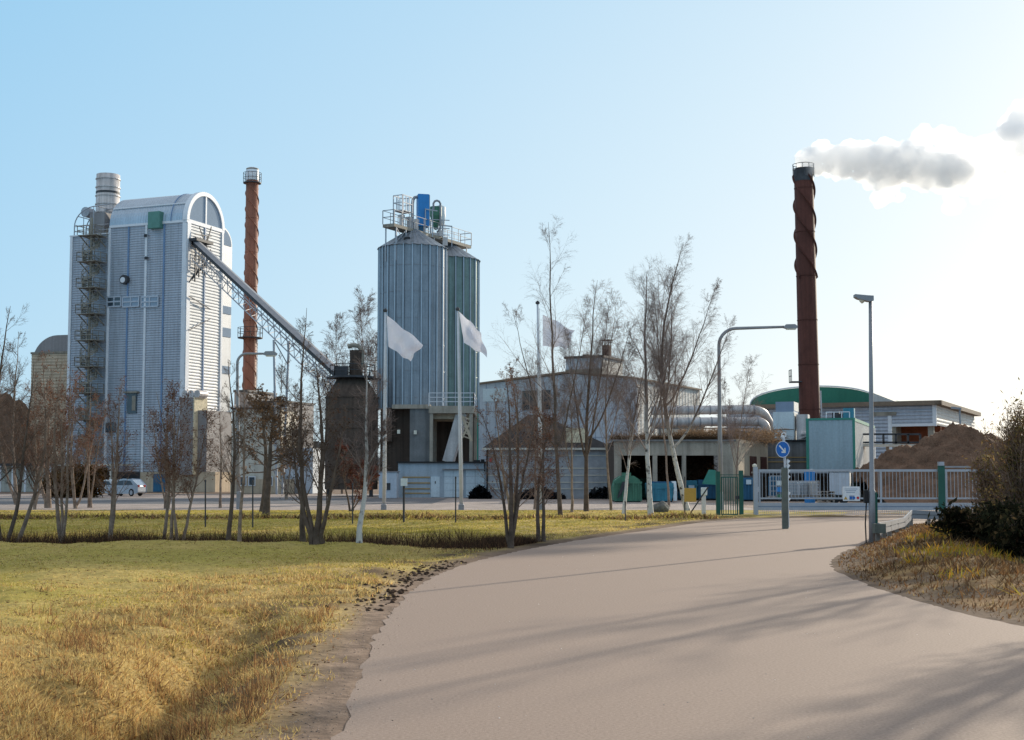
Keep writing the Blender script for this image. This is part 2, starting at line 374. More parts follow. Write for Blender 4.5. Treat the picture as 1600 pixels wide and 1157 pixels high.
b.tube([(-W_ + 3.3, .1, zr + .05), (-W_ + 3.3, 5.6, zr + .05)], .06, 5); b.tube([(-W_ + 1.6, .1, ZL + .0), (-W_ + 1.6, .1, zr - .6)], .05, 5); b.tube([(-W_ + 3.0, .1, ZL), (-W_ + 3.0, .1, zr)], .05, 5)
b.build('roof_cage', 'galvanised', bh)
# spiral escape stair on the front
sx = fr(152, 500).x; sy = -1.35; z0s = 1.0; zts = hit(T, 1, sy, 152, 340).z; turn = 3.02
st = MB().tube([(sx, sy, z0s), (sx, sy, zts)], .16, 8).build('stair_column', 'stair_steel', bh)
b = MB(); ro = .98; per = 14; k = 0; z = z0s
while z < zts - 2:
    a = 2 * math.pi * k / per; a2 = a + 2 * math.pi / per * 1.05
    p = lambda r, an, zz: (sx + r * math.cos(an), sy + r * math.sin(an), zz)
    b.add([p(.15, a, z), p(ro, a, z), p(ro, a2, z), p(.15, a2, z), p(.15, a, z - .06), p(ro, a, z - .2), p(ro, a2, z - .2), p(.15, a2, z - .06)],
          [(0, 1, 2, 3), (7, 6, 5, 4), (1, 0, 4, 5), (2, 1, 5, 6), (3, 2, 6, 7)])
    z += turn / per; k += 1
b.build('treads', 'stair_steel', st)
b = MB(); N_ = int((zts - 2 - z0s) / turn * 20)
for hh in (.05, .55, 1.05): b.tube([(sx + ro * math.cos(2 * math.pi * i / 20), sy + ro * math.sin(2 * math.pi * i / 20), z0s + turn * i / 20 + hh) for i in range(N_)], .04, 4)
for i in range(0, N_, 2): a = 2 * math.pi * i / 20; b.bar((sx + ro * math.cos(a), sy + ro * math.sin(a), z0s + turn * i / 20), (sx + ro * math.cos(a), sy + ro * math.sin(a), z0s + turn * i / 20 + 1.05), .045)
b.build('handrail', 'stair_steel', st)
zz = hit(T, 1, sy, 152, 368).z
while zz > 4:
    ld = MB().box(sx - 1.25, sx + 1.3, sy - .85, -.15, zz - .08, zz).bar((sx - 1.1, -.2, zz - 1.2), (sx - 1.1, sy - .6, zz - .1), .1).bar((sx + 1.1, -.2, zz - 1.2), (sx + 1.1, sy - .6, zz - .1), .1).build('landing', 'stair_steel', st)
    railing(MB(), [(sx + 1.25, -.2, zz), (sx + 1.25, sy - 1, zz), (sx - 1.2, sy - 1, zz), (sx - 1.2, -.2, zz)], 1.05, .03, .8).build('landing_rail', 'stair_steel', st)
    zz -= turn
# taller conveyor scaffold on the sunlit side, ducts, fans and the concrete foot
a, c = sd(291, 372), sd(312, 432)
b = MB()
rnd = random.Random(3)
for k in range(5):
    y = .3 + .75 * k; top = sd(300, 372).z - .25 * k
    b.bar((.9, y, c.z + .6 * k - 1), (.9, y, top), .12); b.bar((0, y, c.z + .6 * k - 1.2), (.9, y, c.z + .6 * k), .1)
for k in range(4):
    zz = c.z + .8 + k * 1.2; b.bar((.9, .2, zz), (.9, 3.4, zz + .3), .1); b.bar((.9, .3 + .7 * k, zz - 1), (.9, 1.3 + .7 * k, zz + 1.4), .09); b.bar((.9, 1.6 - .2 * k, zz + 1), (.9, 2.4, zz - 1), .08)
b.bar((.3, .1, c.z - 2.6), (.3, 4.4, c.z - 3.6), .09); b.bar((.3, .1, c.z - 6.5), (.3, 4.4, c.z - 4.7), .07)
b.build('conveyor_scaffold', 'dark_steel', bh)
MB().box(.02, 1.2, .1, 3.4, a.z - .3, a.z).build('scaffold_roof', 'dark_steel', bh)
zt_ = hit(T, 1, -1.5, 290, 622).z; zb_ = hit(T, 1, -1.5, 290, 742).z
xa, xb = hit(T, 1, -1.5, 281, 640).x, hit(T, 1, -1.5, 303, 640).x
dct = MB().box(xa, xb, -1.5, -.18, zb_, zt_).box(.02, xb, -.4, 1.0, zb_, zt_).build('duct', 'grey_clad', bh)
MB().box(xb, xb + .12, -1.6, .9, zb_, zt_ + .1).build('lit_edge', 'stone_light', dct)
b = MB()
for k in range(3): b.tube([(xa + .4 + k * .8, -1.2, zt_ + .45), (xa + .4 + k * .8, .4, zt_ + .45)], .42, 12)
b.box(xa - .1, xb + .3, -1.5, .6, zt_, zt_ + .12); b.build('roof_fan', 'flue_steel', bh)
rnd = random.Random(2)
x0, x1 = hit(T, 1, -.9, 219, 740).x, hit(T, 1, -.9, 300, 740).x
ft = MB().box(x0, x1 + 3, -.9, D_ * .8, 0, 2.2).build('concrete_foot', 'beige_wall', bh)
MB().box(-W_, x0, -.02, D_, 0, 2.21).build('base_wall', 'dark_steel', bh)
a, c = hit(T, 1, -.9, 240, 744), hit(T, 1, -.9, 262, 766); MB().box(a.x, c.x, -.96, -.88, .02, 2).build('door', 'paint_navy', ft)
b = MB(); 
b.box(-W_ - 1, x0 - 1, -4.5, -1, 2.9, 3.1); [b.bar((-W_ + i * 3.2, -4.4, 0), (-W_ + i * 3.2, -4.4, 2.9), .15) for i in range(4)]
b.build('entrance_canopy', 'cream_wall', bh)
MB().box(1.2, 3.6, -.9, 4, 2.2, 9.0).build('lower_duct', 'grey_clad', bh)
# rounded rear wing behind the tower
y1 = hit(T, 0, 0, 360, 600).y; rr = y1 - D_ - .05; zw = hit(T, 0, 0, 352, 357).z - rr * .95; yc = D_ + .1
wg = MB().prism([(yc - rr, 0)] + [(yc - rr * math.cos(math.pi * k / 18), zw + rr * math.sin(math.pi * k / 18)) for k in range(19)] + [(yc + rr, 0)], 'x', -.06, -9).build('rear_wing', 'tower_side', bh)
b = MB()
b.poly([(-.03, yc - (rr - .2) * math.cos(math.pi * k / 18), zw + (rr - .2) * math.sin(math.pi * k / 18)) for k in range(9, 19)][::-1] + [(-.03, yc, zw)])
b.build('arch_window', 'glazing', wg)
for p0, p1 in ((478, 490), (512, 526), (572, 584)): MB().box(-.06, .0, D_ + .1, yc + rr - .1, hit(T, 0, 0, 350, p1).z, hit(T, 0, 0, 350, p0).z).build('window_band', 'glazing', wg)
# ================================================================== hall with rounded roof edge at far left
L0 = at(104, 700, 168); L0.z = 0
TL = TM(L0, R_(-16)); hl = thing('storage_hall', 'brownish grey hall with rounded roof edge beside the tall boiler tower', 'building', L0, R_(-16))
hx = hit(TL, 1, 0, 48, 640).x; hz = hit(TL, 1, 0, 90, 524).z; rq = 3.6
prof = [(2, 0), (2, hz)] + [(hx + rq - rq * math.sin(math.pi / 2 * k / 10), hz - rq + rq * math.cos(math.pi / 2 * k / 10)) for k in range(11)] + [(hx, 0)]
MB().prism(prof, 'y', .0, 12).build('shell', 'grey_clad', hl)
zl = hit(TL, 1, 0, 80, 553).z
MB().corr((hx, -.05), (2, -.05), 0, zl, pitch=.4).build('front_wall', 'beige_wall', hl)
MB().box(hx - .1, 2, -.2, 0, zl, zl + .25).build('roof_edge', 'stair_steel', hl)
# ================================================================== slim chimney
def chimney(name, label, px, py_t, Y, r0, r1, matk, strake_z, nst=3, pitch=5.0, hgt=.28):
    p = at(px, 740, Y); zt = at(px, py_t, Y).z
    o = thing(name, label, 'chimney', (p.x, p.y, 0))
    MB().lathe([(r0, 0), (r1, zt), (r1 * .8, zt), (r1 * .8, zt - 1)], 28).build('shaft', matk, o, smooth=True)
    for s in range(nst):
        b = MB(); vs = []; z = strake_z[0]; i = 0; n = int((strake_z[1] - strake_z[0]) / .18)
        for i in range(n + 1):
            z = strake_z[0] + (strake_z[1] - strake_z[0]) * i / n; a = -2 * math.pi * (z / pitch / nst * 1.0) * 1.0 + 2 * math.pi * s / nst
            rb = r0 + (r1 - r0) * z / zt
            for r, dz in ((rb - .05, -.2), (rb + hgt, 0), (rb - .05, .2)): vs.append((r * math.cos(a), r * math.sin(a), z + dz))
        b.add(vs, [(3 * i + j, 3 * i + j + 1, 3 * i + 4 + j, 3 * i + 3 + j) for i in range(n) for j in range(2)])
        b.build('strake', matk, o)
    for zz in np.arange(4, zt, 4.6): rb = r0 + (r1 - r0) * zz / zt; MB().lathe([(rb, -.05), (rb + .035, -.04), (rb + .035, .04), (rb, .05)], 28, (0, 0, zz)).build('joint_ring', matk, o)
    MB().lathe([(r1 + .012, zt - 1.3), (r1 + .012, zt - .02)], 28).build('sooty_top', 'stair_steel' if 'slim' in name else 'dark_steel', o, smooth=True)
    return o, zt
ch, zt = chimney('slim_chimney', 'slim red brown chimney with white cap behind the conveyor', 388, 264, 178, .93, .82, 'rust_brown', (12, 40.3), 3, 2.15, .11)
def platform(o, z, r, ri, matk='dark_steel', rail=True):
    pl = MB().lathe([(ri, z - .1), (r, z - .1), (r, z + .02), (ri, z + .02)], 20).build('platform', matk, o)
    b = MB()
    for k in range(14): a = 2 * math.pi * k / 14; b.bar((r * math.cos(a), r * math.sin(a), z), (r * math.cos(a), r * math.sin(a), z + 1.3), .05)
    for h in (.65, 1.3): b.tube([(r * math.cos(2 * math.pi * k / 20), r * math.sin(2 * math.pi * k / 20), z + h) for k in range(21)], .035, 4)
    b.build('railing', matk, pl)
platform(ch, at(388, 528, 178).z, 1.65, .85); platform(ch, at(388, 286, 178).z, 1.2, .8)
MB().lathe([(.84, zt - 1.6), (.86, zt - .25), (.7, zt + .05), (.5, zt + .15)], 24).build('cap', 'white_trim', ch, smooth=True)
b = MB(); zp = at(388, 528, 178).z
for zz in np.arange(3, zp, .5): b.bar((.95, -.25, zz), (.95, .25, zz), .05)
b.bar((.95, -.25, 2), (.95, -.25, zp), .06); b.bar((.95, .25, 2), (.95, .25, zp), .06); b.build('ladder', 'galvanised', ch)
# ================================================================== chimney plant block and low white building
K0 = at(365, 700, 163); K0.z = 0
kb = thing('plant_block', 'dark grey flat roofed block at the foot of the slim chimney', 'building', K0, R_(-20)); TK = TM(K0, R_(-20))
zk = hit(TK, 1, 0, 372, 613).z; kx = hit(TK, 1, 0, 446, 660).x; zk2 = hit(TK, 1, 0, 420, 630).z
MB().box(0, 1.8, 0, 7, 0, zk).box(1.8, kx, 0, 7, 0, zk2).box(-3, 0, .5, 7, 0, zk - 4).build('wall', 'grey_clad', kb)
MB().box(-.1, 1.9, -.12, 7, zk, zk + .25).box(1.9, kx + .1, -.12, 7, zk2, zk2 + .25).build('roof_edge', 'dark_steel', kb)
q = hit(TK, 1, -.2, 371, 690); MB().tube([(q.x, -.45, 0), (q.x, -.45, zk - 1.5)], .28, 10).build('downpipe', 'flue_steel', kb)
U0 = at(362, 740, 136); U0.z = 0
ub = thing('low_office', 'low cream building with small windows behind the dark oak crowns', 'building', U0, R_(-6)); TU = TM(U0, R_(-6))
u = lambda px, py: hit(TU, 1, 0, px, py)
xs = [u(p, 700).x for p in (362, 376, 438, 472)]; zs = [u(400, p).z for p in (640, 700, 735)]
MB().box(xs[0], xs[2], 0, 6, 0, zs[0]).build('wall', 'cream_wall', ub)
MB().box(xs[2] + .02, xs[3] + 1, .5, 6, 0, zs[1]).build('side_annex', 'white_hall', ub)
MB().box(xs[0] - .1, xs[2] + .1, -.15, 6.1, zs[0], zs[0] + .2).build('roof', 'dark_steel', ub)
MB().box(xs[0], xs[2] + 1.5, -.25, 0, 0, zs[2] - .9).build('plinth', 'beige_wall', ub)
for px in (381, 395, 422):
    a, c = u(px - 4, 746), u(px + 4, 758); f = MB().box(a.x - .1, c.x + .1, -.33, -.2, c.z - .1, a.z + .1).build('window', 'white_trim', ub)
    MB().box(a.x, c.x, -.36, -.3, c.z, a.z).build('pane', 'dark_glass', f)
for px in (300, 318, 333, 345): pass
# row of grey garage posts left of it
# ================================================================== small cream annex far left
Q0 = at(-20, 750, 150); Q0.z = 0
qb = thing('low_annex', 'low cream annex with posts behind the leftmost trees', 'building', Q0, 0)
xq = (at(78, 740, 150) - Q0).x; zq = at(30, 728, 150).z
MB().box(0, xq, 1.5, 7, 0, zq).build('wall', 'cream_wall', qb); MB().box(-.3, xq + .3, 0, 7.2, zq, zq + .25).build('roof', 'dark_steel', qb)
for k in range(6): x = xq * k / 5; MB().bar((x, .15, 0), (x, .15, zq), .2).build('post', 'white_trim', qb)
# ================================================================== inclined conveyor
CA, CB = at(296, 368, 152.5), at(545, 597, 118)
cv = thing('inclined_conveyor', 'long inclined conveyor gallery on lattice truss running down from the tower', 'conveyor', CA)
d = CB - CA; Ln = d.length; ux = d.normalized(); sdv = ux.cross(Vector((0, 0, 1))).normalized(); dn = -sdv.cross(ux).normalized()
if dn.z > 0: dn = -dn
c_ = lambda t, s, h: ux * t + sdv * s + dn * h
b = MB()
hw = .36
b.add([c_(0, -hw, 0), c_(0, hw, 0), c_(0, hw, .45), c_(0, -hw, .45), c_(Ln, -hw, 0), c_(Ln, hw, 0), c_(Ln, hw, .45), c_(Ln, -hw, .45)],
      [(0, 1, 2, 3), (7, 6, 5, 4), (0, 4, 5, 1), (1, 5, 6, 2), (2, 6, 7, 3), (3, 7, 4, 0)])
b.build('gallery', 'dark_steel', cv)
b = MB(); b.add([c_(-.2, -.5, -.03), c_(-.2, .5, -.03), c_(Ln + .2, .5, -.03), c_(Ln + .2, -.5, -.03), c_(-.2, 0, -.22), c_(Ln + .2, 0, -.22)], [(0, 3, 5, 4), (1, 4, 5, 2), (0, 1, 2, 3), (0, 4, 1), (3, 2, 5)]); b.build('cover', 'pole_grey', cv)  # paler than the dark gallery: sunlit top and dark underside put into colour
b = MB(); n = 24; lo = 1.8
for s in (-.6, .6):
    b.bar(c_(4, s, lo), c_(Ln - 1, s, lo), .09); b.bar(c_(2, s, .6), c_(Ln, s, .6), .08)
    for k in range(n):
        t0 = 3 + (Ln - 4) * k / n; t1 = 3 + (Ln - 4) * (k + 1) / n
        b.bar(c_(t0, s, .6), c_((t0 + t1) / 2, s, lo), .05); b.bar(c_((t0 + t1) / 2, s, lo), c_(t1, s, .6), .05)
for k in range(n): t0 = 3 + (Ln - 4) * k / n; b.bar(c_(t0, -.6, lo), c_(t0 + 1, .6, lo), .05)
b.build('lattice_truss', 'galvanised', cv)
t_ = Ln * .66; pm = CA + c_(t_, 0, lo)
b = MB()
for s in (-.8, .8): q = c_(t_, s, lo); b.bar(q, (q.x + s * .6, q.y, -CA.z), .2)
for k in range(6): z0 = -CA.z + k * (pm.z / 6); b.bar((c_(t_, -.8, lo).x, c_(t_, -.8, lo).y, z0), (c_(t_, .8, lo).x, c_(t_, .8, lo).y, z0 + pm.z / 6), .08)
b.build('trestle', 'galvanised', cv)
# ================================================================== dark cyclone silo
G0 = at(549, 740, 115); G0.z = 0; gs = thing('dark_silo', 'stained dark round silo with elbow pipe turret below the conveyor end', 'silo', G0)
z = lambda py: at(549, py, 115).z
rg = 2.25
MB().lathe([(rg, z(765)), (rg, z(622)), (rg - .1, z(618)), (rg * .55, z(592)), (0.02, z(590))], 32).build('shell', 'dark_silo', gs, smooth=True)
b = MB()
for py in (755, 728, 700, 670, 640, 622): b.lathe([(rg, -.06), (rg + .07, -.05), (rg + .07, .05), (rg, .06)], 32, (0, 0, z(py)))
b.build('hoop', 'dark_silo', gs)
b = MB().lathe([(.3, z(592)), (2.0, z(592)), (2.0, z(589)), (.3, z(589))], 20); b.build('platform', 'dark_steel', gs)
railing(MB(), [(1.9 * math.cos(a), 1.9 * math.sin(a), z(589)) for a in np.linspace(0, 6.283, 9)], 1, .03, 1).build('railing', 'dark_steel', gs)
xo = at(557, 560, 115).x - G0.x
MB().lathe([(.55, z(590)), (.58, z(552)), (.58, z(548))], 18, (xo, 0, 0), cap=True).build('turret', 'dark_silo', gs, smooth=False)
MB().tube([(xo + .45, -.1, z(575)), (xo + .48, -.1, z(552)), (xo + .4, -.1, z(546)), (xo + .15, -.1, z(541)), (xo - .3, -.1, z(540)), (xo - .75, -.1, z(542))], .2, 10).build('elbow_pipe', 'stair_steel', gs)
xo2 = at(533, 580, 115).x - G0.x; MB().box(xo2 - .5, xo2 + .6, -.5, .5, z(592), z(573)).build('drive_box', 'dark_steel', gs)
xe = at(596, 592, 115).x - G0.x; MB().bar((-2.2, 0, z(591)), (xe, 0, z(593)), .2).build('cross_beam', 'dark_steel', gs)
b = MB(); [b.bar((xo_ * rg, -1, 0), (xo_ * rg, -1, z(760)), .3) for xo_ in (-.8, .8)]; b.build('leg', 'dark_steel', gs)
# ================================================================== twin silos
def silo(px, Y, r, matk, label):
    p = at(px, 740, Y); o = thing('silo', label, 'silo', (p.x, p.y, 0), 0, 'twin ribbed steel silos')
    zb, ze, za = at(px, 640, 118).z, at(643, 389, 118).z, at(643, 360, 118).z
    n = 96; vs = []
    for zz in (zb, ze):
        for k in range(n): a = 2 * math.pi * k / n; rr = r - (.035 if k % 2 else 0); vs.append((rr * math.cos(a), rr * math.sin(a), zz))
    MB().add(vs, [(k, (k + 1) % n, n + (k + 1) % n, n + k) for k in range(n)] + [tuple(range(n))]).build('shell', matk, o)
    b = MB()
    for k in range(24): a = 2 * math.pi * k / 24 + .06; b.bar(((r + .03) * math.cos(a), (r + .03) * math.sin(a), zb), ((r + .03) * math.cos(a), (r + .03) * math.sin(a), ze), .11)
    b.build('stiffener', 'silo_rib', o)
    m_ = 28; vs = []
    for rr, zz in ((r + .16, ze - .12), (r * .12, za)):
        for k in range(m_ * 2): a = math.pi * k / m_; vs.append((rr * math.cos(a), rr * math.sin(a), zz + (.06 if k % 2 else 0)))
    q = 2 * m_; MB().add(vs, [(k, (k + 1) % q, q + (k + 1) % q, q + k) for k in range(q)] + [tuple(range(q, 2 * q))]).build('cone_roof', 'silo_blue', o)
    b = MB()
    for zz in np.arange(zb + .9, ze, 2.3): b.lathe([(r + .01, -.02), (r + .02, 0), (r + .01, .02)], 48, (0, 0, zz))
    b.build('ring_seam', matk, o)
    return o
s1 = silo(643.5, 118, 3.0, 'silo_blue', 'nearer ribbed blue grey steel silo on the concrete base')
s2 = silo(697, 124.5, 3.0, 'silo_green', 'farther greenish ribbed steel silo half hidden behind its twin')
MB().box(-.6, -.1, -2.3, -1.9, at(631, 383, 118).z - .1, at(631, 383, 118).z + .3).build('roof_hatch', 'black_plastic', s1)
# roof walkway
WA, WB = at(607, 350, 115.2), at(728, 387, 126.5); WB.z = WA.z
wk = thing('roof_walkway', 'steel walkway with railings across both silo tops', 'walkway', WA)
d = WB - WA; Ln = d.length; rz = math.atan2(d.y, d.x); wk.rotation_euler = (0, 0, rz)
wz = at(643, 360, 118).z - WA.z
MB().box(0, Ln, -.6, .6, -.28, 0).build('deck', 'stair_steel', wk)
b = railing(MB(), [(0, -.6, 0), (Ln, -.6, 0)], 1.2, .02, 1.1); railing(b, [(0, .6, 0), (Ln, .6, 0)], 1.2, .02, 1.1); railing(b, [(0, -.6, 0), (0, .6, 0)], 1.2, .03); railing(b, [(Ln, -.6, 0), (Ln, .6, 0)], 1.2, .03); b.build('railing', 'pole_grey', wk)
b = MB()
for x in (.4, 1.9, Ln * .5, Ln - .8):
    for y in (-.55, .55): b.bar((x, y, -.1), (x, y, -3.2 if x < 1 or x > Ln - 1 else -1.6), .09)
b.bar((.4, -.55, -.3), (1.9, -.55, -1.6), .05); b.bar((1.9, -.55, -.3), (.4, -.55, -1.6), .05); b.build('leg', 'galvanised', wk)
TW = TM(WA, rz); wv = lambda px, py: hit(TW, 1, 0, px, py)
a, c = wv(622, 332), wv(637, 350)
b = MB(); 
for x in (a.x, c.x):
    for y in (-.5, .5): b.bar((x, y, 0), (x, y, 2.6), .07)
b.box(a.x, c.x, -.5, .5, 1.4, 1.48); railing(b, [(a.x, -.5, 1.48), (c.x, -.5, 1.48), (c.x, .5, 1.48), (a.x, .5, 1.48), (a.x, -.5, 1.48)], 1.3, .03, .4)
b.bar((a.x - .1, -.5, 0), (a.x - .1, -.5, 2.8), .06); b.build('service_cage', 'galvanised', wk)
for k in range(3): x = Ln * (.18 + .09 * k); MB().tube([(x, .2, 0), (x, .2, .9)], .22, 8).box(x - .2, x + .2, 0, .4, .9, 1.2).build('drive_unit', 'flue_steel', wk)
# dust filter and cyclone
def on_wk(name, label, cat, px): p = wv(px, 352); q = TW @ Vector((p.x, 0, 0)); return thing(name, label, cat, q, 0.25), q
df, q = on_wk('dust_filter', 'tall blue filter box with bent grey pipe above the nearer silo', 'dust filter', 661)
sc = 118 / 2100.; Yq = q.y
zf = lambda py: at(661, py, Yq).z - q.z
MB().box(-.52, .48, -.45, .55, zf(355) , zf(305)).build('body', 'paint_blue', df)
MB().box(-.4, .2, -.35, .4, zf(372), zf(355)).build('hopper', 'paint_navy', df)
MB().box(.49, .55, -.4, .5, zf(353), zf(306)).build('side_panel', 'galvanised', df)
xp = -.98; MB().tube([(xp, 0, zf(370)), (xp, 0, zf(320)), (xp + .06, 0, zf(313)), (xp + .2, 0, zf(309.5)), (xp + .5, 0, zf(308.5))], .14, 10).build('inlet_pipe', 'pole_grey', df)
b = MB()
for x in (.1, .75): b.bar((x, -.6, zf(372)), (x, -.6, zf(328)), .09)
b.bar((.1, -.6, zf(329)), (1.2, -.6, zf(331)), .09); b.build('support_frame', 'galvanised', df)
cy, q = on_wk('cyclone_separator', 'green and silver cyclone with hooped pipe beside the blue filter box', 'cyclone', 681)
zf = lambda py: at(681, py, q.y).z - q.z
MB().lathe([(.02, zf(360)), (.2, zf(358)), (.55, zf(338)), (.55, zf(324)), (.02, zf(323))], 18).build('body', 'bin_green', cy)
MB().lathe([(.02, zf(352)), (.4, zf(350)), (.52, zf(336)), (.5, zf(322)), (.02, zf(318))], 16, (.5, .5, 0)).build('rear_drum', 'unit_white', cy, smooth=True)
xr = .32
MB().tube([(-xr, -.5, zf(330)), (-xr, -.5, zf(320)), (-.2, -.5, zf(316.6)), (0, -.5, zf(315.4)), (.2, -.5, zf(316.6)), (xr, -.5, zf(320)), (xr, -.5, zf(358)), (.2, -.5, zf(363)), (0, -.5, zf(364))], .1, 10).build('loop_pipe', 'pole_grey', cy)
b = MB()
for x, y in ((-.6, -.4), (.6, -.4), (-.6, .5), (.7, .5)): b.bar((x, y, zf(378)), (x, y, zf(345)), .08)
for py in (345, 358, 368): b.bar((-.6, -.4, zf(py)), (1.2, -.4, zf(py)), .07)
b.bar((1.5, 0, zf(385)), (1.5, 0, zf(352)), .07); b.bar((.6, -.3, zf(353)), (1.5, 0, zf(353)), .1); b.build('frame', 'galvanised', cy)
b = MB().box(.55, 1.0, -.6, -.3, zf(385), zf(372)).box(-.5, .2, -.65, -.35, zf(376), zf(366)).box(.2, .5, -.7, -.4, zf(371), zf(362)); b.build('valve_box', 'flue_steel', cy)
# ladder cage between silos
# ================================================================== silo support base
S0 = at(620, 740, 114); S0.z = 0
sb = thing('silo_base', 'open concrete and steel base carrying the twin silos with railed platform', 'support structure', S0)
Y0 = 114; sx_ = lambda px, Y=Y0: at(px, 700, Y).x - S0.x; sz = lambda py, Y=Y0: at(640, py, Y).z
zp = sz(637); zq = sz(725)
MB().box(sx_(612), sx_(672), -.1, 8, zp - .1, zp + .25).box(sx_(670), sx_(741), -.3, 10, zp - .5, zp + .12).build('platform', 'concrete', sb)
MB().box(sx_(640), sx_(671), .1, 6, 0, zp - .1).build('wall', 'concrete_dark', sb)
for px, yy in ((674, -.2), (736, -.2), (740, 5), (674, 5), (716, 6)): MB().box(sx_(px) - .14, sx_(px) + .14, yy, yy + .3, 0, zp - .5).build('column', 'concrete', sb)
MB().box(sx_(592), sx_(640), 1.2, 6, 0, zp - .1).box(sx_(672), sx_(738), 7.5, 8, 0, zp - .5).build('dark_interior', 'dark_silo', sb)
b = MB()
for k in range(5): b.box(sx_(675), sx_(736), .6 + k * 1.3, .75 + k * 1.3, zp - .95, zp - .5)
b.build('ceiling_beam', 'beige_wall', sb)
MB().bar((sx_(722), .6, sz(645)), (sx_(700), .8, sz(722)), .9).build('chute', 'flue_steel', sb)
b = MB(); b.bar((sx_(722), -.1, sz(650)), (sx_(737), -.1, sz(690)), .22).bar((sx_(737), -.1, sz(655)), (sx_(722), -.1, sz(685)), .16)
for k in range(6): b.bar((sx_(724), -.12, sz(652 + k * 6)), (sx_(735), -.12, sz(656 + k * 6)), .1)
b.build('stair', 'beige_wall', sb)
b = railing(MB(), [(sx_(670), -.25, zp + .12), (sx_(740), -.25, zp + .12), (sx_(740), 9, zp + .12)], 1.1, .035, 1.2, (1, .66, .33)); b.build('railing', 'pole_white', sb)
b = MB().tube([(sx_(699), 3, zq), (sx_(699), 3, zq + .9)], .35, 10); b.build('hopper', 'stone_light', sb)
for px, py in ((623, 675), (649, 676)): MB().box(sx_(px) - .12, sx_(px) + .12, -.25, .0, sz(py + 3), sz(py - 3)).build('floodlight', 'lamp_lens', sb)
MB().box(sx_(596), sx_(612), .0, 1, sz(690), sz(640)).build('service_duct', 'dark_silo', sb)
# ================================================================== garage in front of the silos
B0 = at(622, 740, 109); B0.z = 0
gb = thing('garage_building', 'low blue grey garage with white doors in front of the twin silos', 'building', B0)
bx = lambda px: at(px, 750, 109).x - B0.x; bz = lambda py: at(690, py, 109).z
MB().box(0, bx(762), 0, 4.5, 0, bz(724)).build('wall', 'grey_blue_wall', gb)
MB().box(-.1, bx(763), -.2, 4.6, bz(724), bz(721.5)).build('roof_edge', 'black_plastic', gb)
for py in (746, 755, 764, 771): MB().box(bx(629), bx(672), -.05, 0, bz(py + 1), bz(py - 1)).build('stripe', 'stripe_ochre', gb)
dr = MB().box(bx(673.5), bx(687), -.06, 0, .05, bz(745)).build('door', 'white_door', gb)
MB().box(bx(679.5), bx(681), -.09, -.05, bz(756), bz(752)).build('door_sign', 'dark_steel', dr)
for x0, x1 in ((694, 722), (728, 757)):
    dr = MB().box(bx(x0), bx(x1), -.07, 0, .05, bz(735)).build('garage_door', 'white_door', gb)
    b = MB().box(bx((x0 + x1) / 2) - .02, bx((x0 + x1) / 2) + .02, -.09, -.06, .05, bz(735))
    for k in (1, 2, 3): b.box(bx(x0), bx(x1), -.085, -.06, .05 + .55 * k, .07 + .55 * k)
    b.build('door_seam', 'grey_blue_wall', dr)
MB().box(bx(693) - .1, bx(758) + .1, -.4, 0, bz(734), bz(733)).build('door_lintel', 'grey_clad', gb)
MB().bar((bx(754), .3, bz(721.5)), (bx(754), .3, bz(718)), .3).bar((bx(745), .6, bz(721.5)), (bx(745), .6, bz(719)), .5).bar((bx(757.5), -.25, bz(737)), (bx(757.5), -.25, bz(722)), .1).build('roof_vent', 'black_plastic', gb)
E0 = at(592, 750, 106); E0.z = 0; eb = thing('substation_box', 'pale blue grey box with small dark hatch left of the garage', 'electrical box', E0)
ex = lambda px: at(px, 750, 106).x - E0.x; ez = lambda py: at(600, py, 106).z
MB().box(0, ex(620), 0, 2, 0, ez(738)).build('body', 'white_hall', eb, bevel=.05); MB().box(ex(602), ex(610), -.04, 0, ez(766), ez(755)).build('hatch', 'dark_steel', eb)
MB().box(-.08, ex(620) + .08, -.08, 2.1, ez(738), ez(736.5)).build('lid', 'grey_clad', eb)
# ================================================================== central white hall
A26 = R_(-26.5)
H0 = at(996, 700, 125); H0.z = 0; hb = thing('factory_hall', 'large pale hall with low gable and roof penthouse behind the birches', 'factory building', H0, A26)
T = TM(H0, A26); fr = lambda px, py: hit(T, 1, 0, px, py); sd = lambda px, py: hit(T, 0, 0, px, py)
hw_ = -fr(745, 680).x; zc = fr(995, 593).z; dh = sd(1093, 640).y; zr = zc + .75
b = MB()
b.poly([(-hw_, 0, 0), (0, 0, 0), (0, 0, zc), (-hw_ * .4, 0, zr), (-hw_, 0, zc)])
b.build('front_wall', 'white_hall', hb)
b = MB()
for k in range(1, 16): x = -hw_ * k / 16; b.box(x - .025, x + .025, -.03, 0, 0, zc)
for k in range(1, 4): b.box(-hw_, 0, -.028, 0, zc * k / 4 - .02, zc * k / 4 + .02)
b.build('panel_joint', 'unit_blue', hb)
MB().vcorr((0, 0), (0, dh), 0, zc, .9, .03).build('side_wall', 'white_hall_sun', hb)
b = MB().poly([(-hw_, dh, 0), (-hw_, 0, 0), (-hw_, 0, zc), (-hw_, dh, zc)]).poly([(0, dh, 0), (-hw_, dh, 0), (-hw_, dh, zc), (-hw_ * .4, dh, zr), (0, dh, zc)]); b.build('rear_wall', 'white_hall', hb)
e = .25
